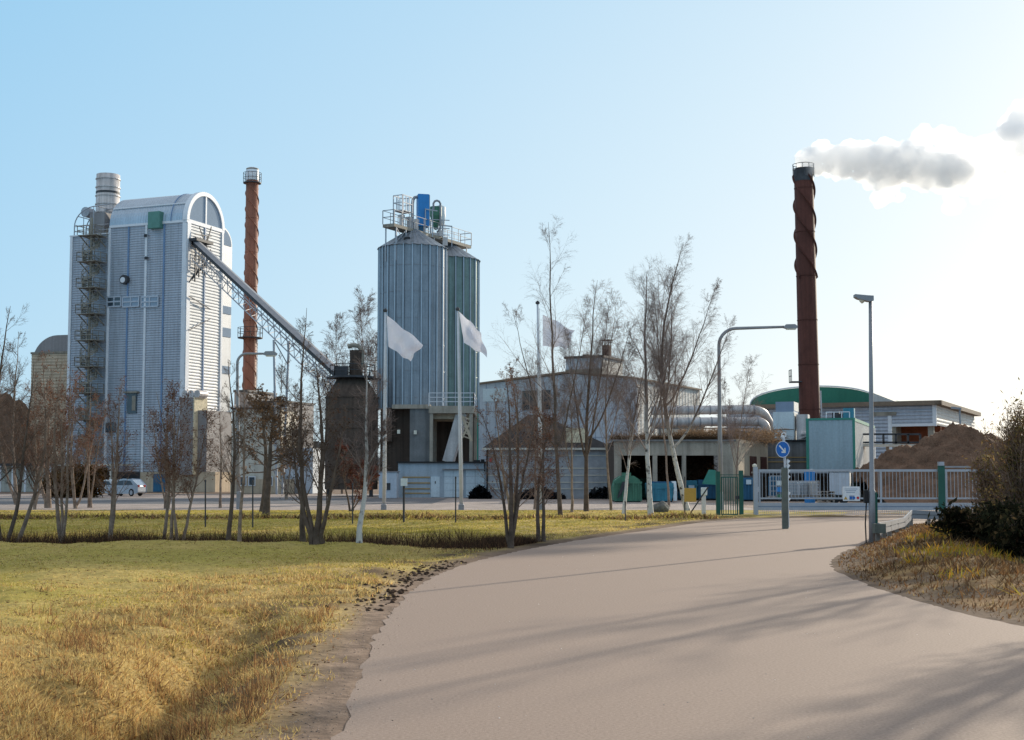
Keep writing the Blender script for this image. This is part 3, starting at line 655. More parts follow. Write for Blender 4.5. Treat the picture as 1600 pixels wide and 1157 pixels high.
b = MB().add([(-hw_ - e, -e, zc - .02), (-hw_ * .4, -e, zr + .1), (e, -e, zc - .02), (-hw_ - e, dh + e, zc - .02), (-hw_ * .4, dh + e, zr + .1), (e, dh + e, zc - .02),
              (-hw_ - e, -e, zc + .15), (-hw_ * .4, -e, zr + .28), (e, -e, zc + .15), (-hw_ - e, dh + e, zc + .15), (-hw_ * .4, dh + e, zr + .28), (e, dh + e, zc + .15)],
             [(6, 7, 10, 9), (7, 8, 11, 10), (0, 3, 4, 1), (1, 4, 5, 2), (0, 1, 7, 6), (1, 2, 8, 7), (2, 5, 11, 8), (0, 6, 9, 3)])
b.build('roof', 'brown_roof', hb)
MB().box(-hw_ - .1, -hw_ + .18, -.06, 0, 0, zc - .05).build('corner_trim', 'cabin_trim', hb); MB().box(-.15, .06, -.06, 0, 0, zc - .05).build('corner_post', 'white_trim', hb)
a, c = fr(817, 611), fr(861, 640); w = MB().box(a.x, c.x, -.08, 0, c.z, a.z).build('window', 'dark_glass', hb)
b = MB(); [b.box(a.x + (c.x - a.x) * k / 4 - .05, a.x + (c.x - a.x) * k / 4 + .05, -.1, -.06, c.z, a.z) for k in range(5)]; b.build('frame', 'grey_clad', w)
a, c = fr(755, 608), fr(792, 627); MB().box(a.x, c.x, -.07, 0, c.z, a.z).build('light_panel', 'white_door', hb)
a, c = fr(925, 640), fr(945, 700)
# penthouse on the roof
yp = 3.0; fp = lambda px, py: hit(T, 1, yp, px, py)
a, c = fp(884, 561), fp(940, 592); d_ = hit(T, 0, c.x, 972, 580).y
ph = MB().box(a.x, c.x, yp, d_, zc, a.z).build('penthouse', 'white_hall', hb)
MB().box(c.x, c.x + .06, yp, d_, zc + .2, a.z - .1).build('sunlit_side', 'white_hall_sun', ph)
MB().box(a.x - .15, c.x + .2, yp - .15, d_ + .1, a.z, a.z + .22).build('roof', 'dark_steel', ph); MB().box(a.x, c.x + .02, yp - .04, yp, zc, zc + .8 + .6).build('base_strip', 'stair_steel', ph)
b = MB(); [b.box(a.x + (c.x - a.x) * k / 5 - .03, a.x + (c.x - a.x) * k / 5 + .03, yp - .05, yp, zc + 1.4, a.z) for k in range(1, 5)]; b.build('panel_joint', 'unit_blue', ph)
for px in (908,): q = fp(px, 560); MB().box(q.x - .3, q.x + .3, yp + 1, yp + 1.6, a.z, a.z + .45).build('vent', 'dark_steel', ph)
q = hit(T, 1, yp + 2, 948, 540); zb = hit(T, 1, yp + 2, 948, 562).z
sk = MB().box(q.x - .35, q.x + .35, yp + 1.65, yp + 2.35, a.z, q.z).build('chimney', 'dark_rust', hb)
b = MB()
for i in (-.3, .3):
    for j in (1.7, 2.3): b.bar((q.x + i, yp + j, q.z), (q.x + i, yp + j, q.z + .45), .06)
b.box(q.x - .5, q.x + .5, yp + 1.5, yp + 2.5, q.z + .45, q.z + .52).build('cap', 'dark_steel', sk)
for px in (912, 931, 950): q = fr(px, 745); MB().tube([(q.x, 0, q.z), (q.x, -.2, q.z)], .35, 14).build('round_vent', 'dark_steel', hb)
q = fr(796, 600); MB().tube([(q.x, .5, zc - .5), (q.x, .5, fr(796, 586).z)], .13, 8).build('vent_pipe', 'dark_rust', hb)
# ================================================================== grey brick gatehouse with dark hip roof
J0 = at(761, 740, 104); J0.z = 0; jb = thing('gatehouse', 'small grey brick house with steep dark hip roof between the trees', 'house', J0, R_(-4)); T = TM(J0, R_(-4))
j = lambda px, py: hit(T, 1, 0, px, py)
jw = j(955, 740).x; jz = j(761, 700).z; jd = 7.5; jr = hit(T, 1, jd / 2, 830, 648)
MB().box(0, jw, 0, jd, 0, jz).build('wall', 'brick_grey', jb)
e = .35; rl, rr_ = hit(T, 1, jd / 2, 826, 648).x, hit(T, 1, jd / 2, 845, 648).x; zr = jr.z
MB().add([(-e, -e, jz - .05), (jw + e, -e, jz - .05), (jw + e, jd + e, jz - .05), (-e, jd + e, jz - .05), (rl, jd / 2, zr), (rr_, jd / 2, zr)], [(0, 1, 5, 4), (1, 2, 5), (2, 3, 4, 5), (3, 0, 4), (3, 2, 1, 0)]).build('roof', 'roof_dark', jb)
b = MB(); [b.box(0, jw, -.04, 0, j(800, py + .8).z, j(800, py - .8).z) for py in (712, 732, 743, 754, 764)]; b.build('pale_course', 'stone_light' if 0 else 'cream_wall', jb)
MB().box(-e, jw + e, -e - .1, -e, jz - .18, jz - .02).build('gutter', 'cream_wall', jb); MB().tube([(.02, -.12, 0), (.02, -.12, jz)], .07, 6).build('downpipe', 'black_plastic', jb)
a, c = j(884, 669), j(918, 699); MB().box(a.x, c.x, .3, 2.5, c.z - .3, a.z).build('sunlit_block', 'stone_light', jb)  # block added for a sunlit patch, the sunlight is in its pale colour
a, c = j(765, 716), j(769, 722); MB().box(a.x, c.x, -.1, 0, c.z, a.z).build('wall_box', 'sign_red', jb)
a, c = j(862, 715), j(905, 764); 
# ================================================================== concrete bay shed
N0 = at(960, 740, 96); N0.z = 0; nb = thing('concrete_shed', 'open fronted concrete bay shed behind the dumpsters', 'shed', N0)
nx = lambda px, Y=96: at(px, 720, Y).x - N0.x; nz = lambda py: at(1040, py, 96).z
xw = nx(1145); zt = nz(690); zl = nz(712); dd = 9
e2 = at(1192, 720, 105).x - N0.x
b = MB().box(0, xw, 0, .4, zl, zt); b.build('lintel', 'concrete', nb)
for a_, c_ in ((960, 971), (1020, 1027), (1066, 1072), (1126, 1145)): MB().box(nx(a_), nx(c_), .02, .5, 0, zl).build('column', 'concrete', nb)
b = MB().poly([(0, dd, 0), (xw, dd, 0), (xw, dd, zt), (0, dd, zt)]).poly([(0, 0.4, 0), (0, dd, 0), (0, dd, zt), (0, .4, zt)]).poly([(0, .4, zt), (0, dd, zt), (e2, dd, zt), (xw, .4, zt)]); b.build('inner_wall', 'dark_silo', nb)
# sunlit flank wall with two dark doors
fl = Vector((e2 - xw, 9 , 0)); ln = fl.length; 
ang = math.atan2(fl.y, fl.x); Tn = TM(Vector((N0.x + xw, N0.y, 0)), ang)
b = MB(); g = lambda t, o, z: (xw + fl.x / ln * t + fl.y / ln * o, fl.y / ln * t - fl.x / ln * o, z)
def slab(b, t0, t1, o0, o1, z0, z1):
    return b.add([g(t0, o0, z0), g(t1, o0, z0), g(t1, o1, z0), g(t0, o1, z0), g(t0, o0, z1), g(t1, o0, z1), g(t1, o1, z1), g(t0, o1, z1)], [(0, 1, 2, 3), (7, 6, 5, 4), (4, 5, 1, 0), (5, 6, 2, 1), (6, 7, 3, 2), (7, 4, 0, 3)])
slab(b, 0.01, ln, 0, .4, 0, zt + .15); b.build('flank_wall', 'beige_wall', nb)
for px0, px1 in ((1163, 1173), (1180, 1189)):
    t0 = hit(Tn, 1, 0, px0, 720).x; t1 = hit(Tn, 1, 0, px1, 720).x; b = MB(); slab(b, t0, t1, .4, .46, .3, zl + .0); b.build('door', 'dark_rust', nb)
MB().box(-.2, xw + .2, -.2, .5, zt, zt + .12).build('roof_edge', 'concrete_dark', nb)
# clutter of brush on the shed roof
def brush(name, label, n, box, col, parent=None, L=(.4, 1.1), w=.02, seed=1, droop=0.0):
    r = np.random.default_rng(seed); P = np.c_[r.uniform(box[0], box[1], n), r.uniform(box[2], box[3], n), r.uniform(box[4], box[5], n)]
    D = r.normal(size=(n, 3)); D[:, 2] = D[:, 2] * .6 - droop; D /= np.linalg.norm(D, axis=1)[:, None]; Ls = r.uniform(*L, n)[:, None]
    S = np.cross(D, r.normal(size=(n, 3))); S /= np.linalg.norm(S, axis=1)[:, None]
    V = np.stack([P - S * w, P + S * w, P + D * Ls], 1).reshape(-1, 3); t = np.repeat(np.array(col)[None] * r.uniform(.5, 1.4, (n, 1)), 3, 0)
    return np_mesh(name, V, np.arange(3 * n).reshape(-1, 3), 'leaf', parent, t)
o = brush('dry_brush', None, 5000, (0, xw, .3, 2.2, zt, zt + .35), (.10, .065, .04), seed=4); o.location = N0
tag(o, 'heap of dry brown brushwood on the concrete shed roof', 'brushwood')
o = brush('dry_brush', None, 4200, (nx(1075), e2 + .3, 1, 9, zt + .05, zt + .95), (.24, .16, .10), seed=5, L=(.4, 1.0)); o.location = N0
tag(o, 'tangle of dry climbing stems hanging under the big silver pipes', 'brushwood')
o = brush('dry_brush', None, 5000, (nx(1028), nx(1124), 2, 6, .8, zl), (.09, .055, .035), seed=6, L=(.5, 1.6), droop=.6); o.location = N0
tag(o, 'dry brushwood stored inside the right bays of the concrete shed', 'brushwood')
# grey block with yellow stripes right of the shed
V0 = at(1192, 740, 106); V0.z = 0; vb = thing('service_block', 'low grey concrete block with dark roof line carrying the white ventilation unit', 'building', V0)
vx = lambda px: at(px, 720, 106).x - V0.x; vz = lambda py: at(1220, py, 106).z
MB().box(0, vx(1275), 0, 8, 0, vz(690)).build('wall', 'concrete_dark', vb); MB().box(-.1, vx(1276), -.15, 8, vz(690), vz(687.5)).build('roof_edge', 'black_plastic', vb)
for py in (715, 722): MB().box(0, vx(1262), -.05, 0, vz(py + .8), vz(py - .8)).build('stripe', 'stripe_ochre', vb)
# ================================================================== insulated pipes
def big_pipe(label, pts, r):
    o = thing('insulated_pipe', label, 'pipe', pts[0]); p0 = Vector(pts[0])
    P = [Vector(p) - p0 for p in pts]
    Q = [P[0]]
    for i in range(1, len(P) - 1):
        a, c = (P[i - 1] - P[i]).normalized(), (P[i + 1] - P[i]).normalized(); rad = min(1.3, (P[i - 1] - P[i]).length * .45, (P[i + 1] - P[i]).length * .45)
        for k in range(7): t = k / 6; Q.append((P[i] + a * rad) * (1 - t) ** 2 + P[i] * 2 * t * (1 - t) + (P[i] + c * rad) * t ** 2)
    Q.append(P[-1]); MB().tube(Q, r, 20).build('pipe', 'flue_steel', o, smooth=True)
    d = (P[1] - P[0])
    for t in np.linspace(.03, .93, 10): c = P[0] + d * t; u = d.normalized() * .05; MB().tube([c - u, c + u], r + .035, 20).build('band', 'pole_grey', o)
    return o
Yp = 112
big_pipe('upper of the two big silver insulated pipes above the concrete shed', [at(1018, 642, Yp), at(1190, 640, Yp), at(1203, 662, Yp + 3), at(1203, 690, Yp + 3)], .37)
big_pipe('lower big silver insulated pipe with elbow at its right end', [at(1016, 660, Yp - 1.5), at(1196, 659, Yp - 1.5), at(1199, 690, Yp - 1.5)], .37)
b = MB(); 
pr = thing('pipe_rack', 'steel posts carrying the big silver insulated pipes', 'pipe rack', (at(1020, 700, Yp).x, Yp, 0))
for px in (1030, 1062, 1087, 1096, 1150, 1180):
    x = at(px, 680, Yp).x - pr.location.x; MB().bar((x, -.6, 0), (x, -.6, at(px, 666, Yp).z), .16).build('post', 'pole_grey', pr)
MB().box(0, at(1190, 680, Yp).x - pr.location.x, -.75, -.45, at(1100, 671, Yp).z, at(1100, 669, Yp).z).build('beam', 'pole_grey', pr)
# pale sunlit wall behind the pipes
o = thing('rear_shed', 'pale vertical board shed seen beneath the big silver pipes', 'shed', (at(1030, 700, 116).x, 117, 0))
MB().vcorr((0, 0), (at(1100, 680, 117).x - o.location.x, 0), 0, at(1060, 668, 117).z, .5, .06).build('wall', 'cream_wall', o); MB().box(-.1, at(1100, 680, 117).x - o.location.x + .1, -.1, 4, at(1060, 668, 117).z, at(1060, 667, 117).z + .1).build('roof', 'brown_roof', o)
# ================================================================== right hall with green arched roof
R0 = at(1463, 700, 140); R0.z = 0; rb = thing('storage_hall', 'long ribbed hall with green arched roof and overhanging corner behind the chip heap', 'factory building', R0, A26); T = TM(R0, A26)
fr = lambda px, py: hit(T, 1, 0, px, py); sd = lambda px, py: hit(T, 0, 0, px, py)
ze = fr(1463, 633).z; xl = fr(1135, 660).x; ds = sd(1522, 650).y; zo = fr(1430, 662).z; xk = fr(1394, 680).x
MB().corr((xl, 0), (xk, 0), 0, ze, pitch=.38, depth=.09).build('front_wall', 'hall_clad', rb)
MB().corr((xk, 0), (0, 0), zo, ze, pitch=.38, depth=.09).build('overhang_wall', 'hall_clad', rb)
MB().corr((0, 0), (0, ds), zo - .2, ze, pitch=.38, depth=.045).build('side_wall', 'white_hall_sun', rb)
b = MB().poly([(xk, 0, zo), (0, 0, zo), (0, ds, zo), (xk, ds, zo)]).box(xk, 0, 3.2, 3.4, 0, zo); b.build('soffit', 'orange_soffit', rb)
MB().box(xk - .4, xk - .02, -.12, 0, 0, ze - .6).box(xk, 0, -.12, 0, zo - .3, zo).box(-.3, .1, -.14, .1, zo - .3, ze).build('white_trim', 'white_trim', rb)
MB().box(xk, xk + .4, 0, 3, 0, zo).build('brown_jamb', 'stair_steel', rb)
MB().box(-.9, -.3, .5, 1.0, 0, zo).build('column', 'concrete', rb)
MB().box(xl, .7, -.7, .02, ze, ze + .45).box(.0, .7, -.7, ds + 1, ze, ze + .45).build('roof_fascia', 'brown_roof', rb)
MB().poly([(xl, 0, ze + .3), (0.1, 0, ze + .3), (.1, ds, ze + .3), (xl, ds, ze + .3)]).poly([(xl, ds, 0), (xl, 0, 0), (xl, 0, ze), (xl, ds, ze)]).build('flat_roof', 'dark_steel', rb)
ya = 1.2; fa = lambda px, py: hit(T, 1, ya, px, py)
al, ar, at_ = fa(1172, 632), fa(1372, 628), fa(1275, 605); z0 = ze + .3; xm = (al.x + ar.x) / 2; hwd = (ar.x - al.x) / 2; zpk = at_.z - z0
arch = [(xm + hwd * math.cos(math.pi - math.pi * k / 24), z0 + zpk * (math.sin(math.pi * k / 24)) ** .8) for k in range(25)]
MB().prism(arch, 'y', ya, ds - 1).build('arched_roof', 'arch_green', rb)
gp = [(xm + hwd * math.cos(math.pi - math.pi * k / 24), ya + .0, z0 + .1 + zpk * math.sin(math.pi * k / 24) ** .8) for k in range(25)]
MB().tube(gp, .08, 6).build('roof_edge', 'white_trim', rb)
q0, q1 = fa(1362, 622), fa(1392, 629); MB().add([(q0.x, ya - .2, z0), (q1.x + 1, ya - .2, z0), (q0.x, ya - .2, q0.z + .6), (q0.x, ya + 6, z0), (q0.x, ya + 6, q0.z + .6), (q1.x + 1, ya + 6, z0)], [(0, 1, 2), (1, 5, 4, 2), (3, 4, 5), (0, 2, 4, 3)]).build('gable_end', 'white_hall_sun', rb)
a, c = fr(1385, 644), fr(1402, 648); MB().box(xk - 2.2, xk + .5, -.2, 0, c.z - .1, a.z).build('canopy_band', 'stair_steel', rb)
# ================================================================== big chimney
ch, zt = chimney('big_chimney', 'tall dark rust red chimney with spiral strakes and a steam plume', 1268, 265, 138, 1.07, .98, 'dark_rust', (22.2, 33.0), 3, 3.1, .2)
ch.rotation_euler = (0, R_(-.6), 0)
b = MB()
for k in range(10): a = 2 * math.pi * k / 10; b.bar((1.1 * math.cos(a), 1.1 * math.sin(a), zt - .8), (1.1 * math.cos(a), 1.1 * math.sin(a), zt + .5), .05)
for h in (0, .5): b.tube([(1.1 * math.cos(2 * math.pi * k / 20), 1.1 * math.sin(2 * math.pi * k / 20), zt + h) for k in range(21)], .035, 4)
b.build('top_railing', 'dark_steel', ch)
zz = at(1245, 598, 138).z; MB().box(-1.9, -.8, -.6, .6, zz, zz + .12).build('side_platform', 'dark_steel', ch); railing(MB(), [(-1.9, -.6, zz), (-1.9, .6, zz)], 1.3, .03, .6).build('platform_rail', 'dark_steel', ch)
b = MB(); b.bar((1.22, -.2, 2), (1.15, -.2, 10.5), .09).bar((1.22, .2, 2), (1.15, .2, 10.5), .09); [b.bar((1.2, -.2, z_), (1.2, .2, z_), .05) for z_ in np.arange(3, 10.4, .4)]; b.build('ladder', 'pole_white', ch)
# ================================================================== ventilation unit on the service block
X0 = at(1209, 685, 107); xb = thing('ventilation_unit', 'white two stage ventilation unit left of the big chimney', 'ventilation unit', (X0.x, 107.2, vz(687.5)), R_(-20)); T = xb.matrix_world
w = lambda px, py: hit(T, 1, 0, px, py); z1, z2, x1 = w(1220, 644).z, w(1220, 628).z, w(1240, 650).x
MB().box(0, x1, 0, 2.2, 0, z1).build('lower_box', 'unit_white', xb); MB().box(.2, x1, .1, 2.6, z1 + .003, z2).build('upper_box', 'unit_blue', xb)
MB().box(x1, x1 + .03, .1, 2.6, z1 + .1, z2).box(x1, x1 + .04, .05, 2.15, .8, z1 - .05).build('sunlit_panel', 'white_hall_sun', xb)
a, c = w(1216, 678), w(1225, 681); MB().box(a.x, c.x, -.05, 0, c.z, a.z).build('grille', 'dark_steel', xb); MB().box(0, x1, -.03, 0, w(1220, 672).z, w(1220, 671).z).build('joint', 'dark_steel', xb)
xx = w(1243, 650).x; MB().box(xx, xx + .9, .4, 1.6, 0, z1 - .2).tube([(xx + .4, .2, .5), (xx + 2.2, .2, .5)], .22, 10).bar((xx + .2, .1, .1), (xx + 2.4, .1, .9), .12).build('pump_set', 'flue_steel', xb)
# ================================================================== grey cabin tower with green trim
Y0_ = at(1335, 700, 98); Y0_.z = 0; cb = thing('site_cabin', 'two storey grey cabin with green corner trim beside the big chimney', 'cabin', Y0_, R_(-20)); T = TM(Y0_, R_(-20))
fr = lambda px, py: hit(T, 1, 0, px, py); sd = lambda px, py: hit(T, 0, 0, px, py)
cw = fr(1262, 700).x; cz = fr(1335, 653).z; cd = sd(1366, 690).y
MB().vcorr((cw, 0), (0, 0), 0, cz, .38, .02).build('front_wall', 'cabin_grey', cb)
MB().vcorr((0, 0), (0, cd), 0, cz - .25, .5, .03).build('side_wall', 'white_hall_sun', cb)
MB().poly([(0, cd, 0), (cw, cd, 0), (cw, cd, cz), (0, cd, cz)]).poly([(cw, cd, 0), (cw, 0, 0), (cw, 0, cz), (cw, cd, cz)]).poly([(cw, 0, cz - .02), (0, 0, cz - .02), (0, cd, cz - .02), (cw, cd, cz - .02)]).build('rear_wall', 'cabin_grey', cb)
t = .1
MB().box(cw - t, cw + t, -.06, .05, 0, cz).box(-t, t * .8, -.06, .05, 0, cz).box(cw + t, -t, -.06, .05, cz - .15, cz).box(0, .07, .06, cd, cz - .25, cz - .02).build('green_trim', 'cabin_trim', cb)
MB().box(-.0, .1, cd - .3, cd, 0, cz - .2).build('corner_post', 'white_trim', cb)
MB().box(cw * .25, cw * .02, .8, 1.6, cz, cz + .75).build('roof_tank', 'paint_teal', cb); MB().box(cw * .5, cw * .35, 1, 1.5, cz, cz + .55).box(cw * .36, cw * .1, 1, 1.3, cz, cz + .35).build('roof_plant', 'dark_steel', cb)
b = railing(MB(), [(cw * .6, .3, cz), (cw * .1, .3, cz)], .45, .03, .5, (1,)); b.build('roof_rail', 'white_trim', cb)
# steel walkway right of the cabin
yw = 104; w0 = at(1342, 690, yw); sw = thing('steel_walkway', 'raised steel walkway with railing between cabin and chip heap', 'walkway', (w0.x, yw, 0))
xw_ = at(1438, 690, yw).x - w0.x; zw_ = at(1390, 694, yw).z
MB().box(0, xw_, 0, 1.2, zw_ - .2, zw_).build('deck', 'cream_wall', sw); railing(MB(), [(0, 0, zw_), (xw_, 0, zw_)], .75, .07, .8, (1, .15)).build('railing', 'dark_steel', sw)
for x in (.4, xw_ * .5, xw_ - .3): MB().bar((x, .6, 0), (x, .6, zw_ - .2), .2).build('post', 'concrete', sw)
# ================================================================== chip heap
def heap(name, label, sil, Y, dY, matk, rise=1.0, seed=1):
    r = np.random.default_rng(seed); xs = np.linspace(sil[0][0], sil[-1][0], 150); zz = np.interp(xs, [s[0] for s in sil], [at(s[0], s[1], Y).z for s in sil])
    zz = np.maximum(zz, 0); k = 5; zz = np.convolve(np.pad(zz, k, mode='edge'), np.ones(2 * k + 1) / (2 * k + 1), 'valid')
    X = np.array([at(p, 740, Y).x for p in xs]); ny = 90; V = []
    for jy in range(ny):
        t = -1 + 2 * jy / (ny - 1); prof = max(0, 1 - abs(t)) ** .85
        for i in range(len(xs)):
            nz = .22 * math.sin(X[i] * 1.3 + 3 * t * 4) * prof + .15 * math.sin(X[i] * 2.9 + t * 17 + 1) * prof + r.normal() * .07 * prof + .16 * math.sin(X[i] * 5.3 + t * 31) * math.sin(X[i] * 1.7 - t * 9) * prof
            V.append((X[i] * (1 + t * dY / Y * .35), Y + t * dY, max(-.1, min(zz[i], zz[i] * prof * 1.0 + 0) + nz * (zz[i] > .3))))
    n = len(xs); Fq = [(j_ * n + i, j_ * n + i + 1, (j_ + 1) * n + i + 1, (j_ + 1) * n + i) for j_ in range(ny - 1) for i in range(n - 1)]
    o = np_mesh(name, np.array(V), np.array(Fq), matk, smooth=True); return o
o = heap('woodchip_heap', '', [(1335, 752), (1342, 733), (1365, 724), (1385, 712), (1415, 698), (1440, 687), (1465, 675), (1485, 669), (1510, 668), (1535, 673), (1570, 684), (1620, 700), (1680, 720), (1720, 750)], 92, 12, 'woodchip')
tag(o, 'large brown woodchip heap behind the sliding gate', 'woodchip heap')
o = heap('woodchip_heap', '', [(-260, 740), (-140, 680), (-60, 640), (-5, 612), (22, 618), (48, 645), (75, 690), (95, 745)], 172, 14, 'woodchip', seed=3)
tag(o, 'dark brown bark heap at the left edge behind bare trees', 'bark heap')
# ================================================================== flagpoles and flags
def flagpole(px0, py0, pxt, pyt, label, r=.075):
    b_ = gnd(px0, py0); t_ = at(pxt, pyt, b_.y); o = thing('flagpole', label, 'flagpole', b_, 0, 'white flagpoles on the lawn edge'); d = t_ - b_
    MB().tube([(0, 0, -.1), d * .35, d * .7, d], [r * 1.3, r * 1.15, r * .9, r * .6], 12).build('pole', 'pole_white', o, smooth=True)
    MB().lathe([(.02, -.02), (.11, .04), (.11, .12), (.02, .2)], 12, tuple(d)).build('finial', 'dark_steel', o)
    MB().lathe([(.16, -.1), (.16, .25), (.1, .3)], 12, (0, 0, 0)).build('base_sleeve', 'pole_grey', o)
    MB().tube([d * .1 + Vector((.12, -.1, 0)), d * .98 + Vector((.09, -.05, 0))], .012, 4).build('halyard', 'pole_white', o)
    return b_.y
def flag(label, Y, tl, bl, br, tr_, seed=0, amp=.22):
    n, m_ = 22, 12; V = []; c = [at(p[0], p[1], Y) for p in (tl, bl, br, tr_)]; o0 = c[0]
    for i in range(n + 1):
        u_ = i / n
        for k in range(m_ + 1):
            v = k / m_; p = c[0] * (1 - u_) * (1 - v) + c[1] * (1 - u_) * v + c[2] * u_ * v + c[3] * u_ * (1 - v)
            w = min(1, u_ * 2.2)
            dy = amp * w * (math.sin(u_ * 9 + v * 3.5 + seed) + .5 * math.sin(u_ * 4 - v * 8 + seed * 2)); dz = .05 * w * math.sin(u_ * 11 + v * 4 + seed) ; dx = .05 * w * math.sin(v * 9 + seed)
            V.append(tuple(p + Vector((dx, dy - .05, dz)) - o0))
    f = [(i * (m_ + 1) + k, i * (m_ + 1) + k + 1, (i + 1) * (m_ + 1) + k + 1, (i + 1) * (m_ + 1) + k) for i in range(n) for k in range(m_)]
    o = MB().add(V, f).build('flag', 'flag', None, smooth=True); o.location = o0
    tag(o, label, 'flag', 'plain white flags')
y1 = flagpole(600, 797, 602, 488, 'leftmost white flagpole standing before the left edge of the nearer silo')
flag('white flag hanging slanted in front of the nearer silo, leftmost of three', y1, (604.5, 493), (607, 542), (641, 566), (661, 538), 0)
y2 = flagpole(721, 797, 715, 486, 'white flagpole in front of the gap at the farther silo')
flag('white flag blowing to a narrow tip over the right edge of the farther silo', y2, (717, 487), (725, 536), (762, 558), (750, 520), 1.3, .18)
y3 = flagpole(846, 797, 840, 476, 'white flagpole among the birches before the factory hall', .085)
flag('shaded white flag flying above the factory hall among birch branches, rightmost of three', y3, (848, 492), (848, 541), (887, 545), (897, 518), 2.2, .2)
# ================================================================== street lamps
def lamp_arm(label, base, px_t, py_t, px_e, py_e, rc=.7, r=.07, Yb=None):
    b_ = Vector(base); t_ = at(px_t, py_t, b_.y); e_ = at(px_e, py_e, b_.y)
    o = thing('street_lamp', label, 'street lamp', b_); d = t_ - b_; e = e_ - b_; top = Vector((d.x, 0, d.z))
    s = 1 if e.x > top.x else -1
    pts = [Vector((0, 0, -.1)), Vector((top.x * .5, 0, top.z * .45)), Vector((top.x, 0, top.z - rc))]
    for k in range(1, 8): a = math.pi / 2 * k / 7; pts.append(Vector((top.x + s * rc * (1 - math.cos(a)), 0, top.z - rc + rc * math.sin(a))))
    pts.append(Vector((e.x - s * .7, 0, e.z)))
    MB().tube(pts, [r * 1.5, r * 1.3] + [r] * 8 + [r * .8], 10).build('pole', 'pole_grey', o, smooth=True)
    hd = MB().prism([(e.x - s * .75, e.z - .05), (e.x - s * .6, e.z + .12), (e.x - s * .15, e.z + .13), (e.x, e.z + .02), (e.x - s * .05, e.z - .09), (e.x - s * .6, e.z - .1)], 'y', -.14, .14).build('lamp_head', 'pole_grey', o)
    MB().box(e.x - s * .58, e.x - s * .1, -.11, .11, e.z - .15, e.z - .085).build('lens', 'lamp_lens', hd)
    MB().lathe([(.13, 0), (.13, .9), (.09, .95)], 12).build('base_sleeve', 'pole_grey', o)
    return o
lamp_arm('curved arm street lamp left of the slim chimney among bare trees', gnd(373, 796), 371, 553, 433, 553, .5)
lamp_arm('curved arm street lamp right of the tall birch', gnd(1126, 797), 1123, 513.5, 1246, 511, .9, .085)
b_ = gnd(1363, 848.5); t_ = at(1360, 466, b_.y); o = thing('street_lamp', 'straight lamp post with flat head at the road verge in front of the gate', 'street lamp', b_); d = t_ - b_
MB().tube([(0, 0, -.2), d * .21, d * .215, d * .6, d], [.088, .086, .06, .055, .046], 14).build('pole', 'pole_grey', o, smooth=True)
hx = at(1335, 466, b_.y).x - b_.x
h_ = MB().prism([(d.x + .06, d.z - .08), (d.x + .06, d.z + .05), (d.x - .1, d.z + .06), (hx, d.z + .09), (hx - .0, d.z + .02), (hx + .08, d.z - .03), (d.x - .05, d.z - .1)], 'y', -.11, .11).build('lamp_head', 'pole_grey', o)
MB().lathe([(.02, -.14), (.07, -.09), (.09, -.02), (.09, 0)], 12, (hx + .2, 0, d.z - .0)).build('lens', 'lamp_lens', h_)
MB().box(-.2, -.08, -.06, .06, 1.02, 1.36).build('junction_box', 'black_plastic', o, bevel=.02); MB().tube([(-.16, -.02, -.1), (-.17, 0, .5), (-.13, 0, 1.1)], .018, 6).build('cable', 'black_plastic', o)
MB().box(.06, .14, -.05, .05, .3, 1.3).build('marker_strip', 'gate_green', o)
b_ = gnd(1505, 784); o = thing('street_lamp', 'small lamp post with flat head beside the chip heap', 'street lamp', b_); zt = at(1502, 638, b_.y).z; hx = at(1487, 638, b_.y).x - b_.x
MB().tube([(0, 0, 0), (-.1, 0, zt)], [.09, .06], 10).build('pole', 'pole_grey', o); MB().prism([(hx, zt + .1), (-.02, zt + .02), (-.02, zt - .12), (hx, zt - .05)], 'y', -.15, .15).build('lamp_head', 'pole_grey', o)
zz = at(1497, 701, b_.y).z; MB().bar((-.05, -.1, zz), (-.45, -.25, zz + .12), .26).build('floodlight', 'white_trim', o)
# ================================================================== sliding gate line
YG = 57.8
gp = lambda px, py: at(px, py, YG)
g0 = Vector((gp(1186, 800).x, YG, 0)); sg = thing('sliding_gate', 'long silver barred sliding gate closing the yard road', 'gate', g0)
gx = lambda px: gp(px, 760).x - g0.x; gz = lambda py: gp(1300, py).z
x1 = gx(1548); zt, zm, z2 = gz(735.5), gz(778.5), gz(797.5)
b = MB().box(0, x1, -.035, .035, zt - .05, zt + .05).box(0, x1, -.04, .04, zm - .05, zm + .02); 
for x in (0.03, gx(1376), gx(1478), x1 - .03): b.box(x - .035, x + .035, -.036, .036, z2, zt)
b.build('frame', 'gate_silver', sg)
b = MB().box(-.05, x1, -.09, .09, z2, z2 + .13).box(-.05, x1, -.07, .07, z2 + .17, z2 + .31); b.build('bottom_beam', 'gate_silver', sg)
MB().box(-.02, x1, -.05, .05, z2 + .11, z2 + .19).build('beam_groove', 'unit_blue', sg)
b = MB(); n = int(x1 / .155)
for k in range(1, n): x = x1 * k / n; b.box(x - .009, x + .009, -.009, .009, zm, zt)
n = int(x1 / .08)
b.build('bar_panel', 'gate_silver', sg)
b = MB()
for k in range(1, n): x = x1 * k / n; b.box(x - .006, x + .006, -.008, .008, .06, z2)
b.box(0, x1, -.008, .008, .06, .075)
b.build('skirt_mesh', 'gate_silver', sg)
MB().box(gx(1178) - .02, gx(1178) + .16, -.1, .1, 0, gz(730)).box(gx(1178) - .05, gx(1178) + .3, -.25, .2, -.05, .06).build('end_post', 'gate_silver', sg)
MB().lathe([(.02, .0), (.1, .04), (.1, .12), (.02, .17)], 12, (gx(1179.5), 0, gz(731))).build('beacon', 'lamp_lens', sg)
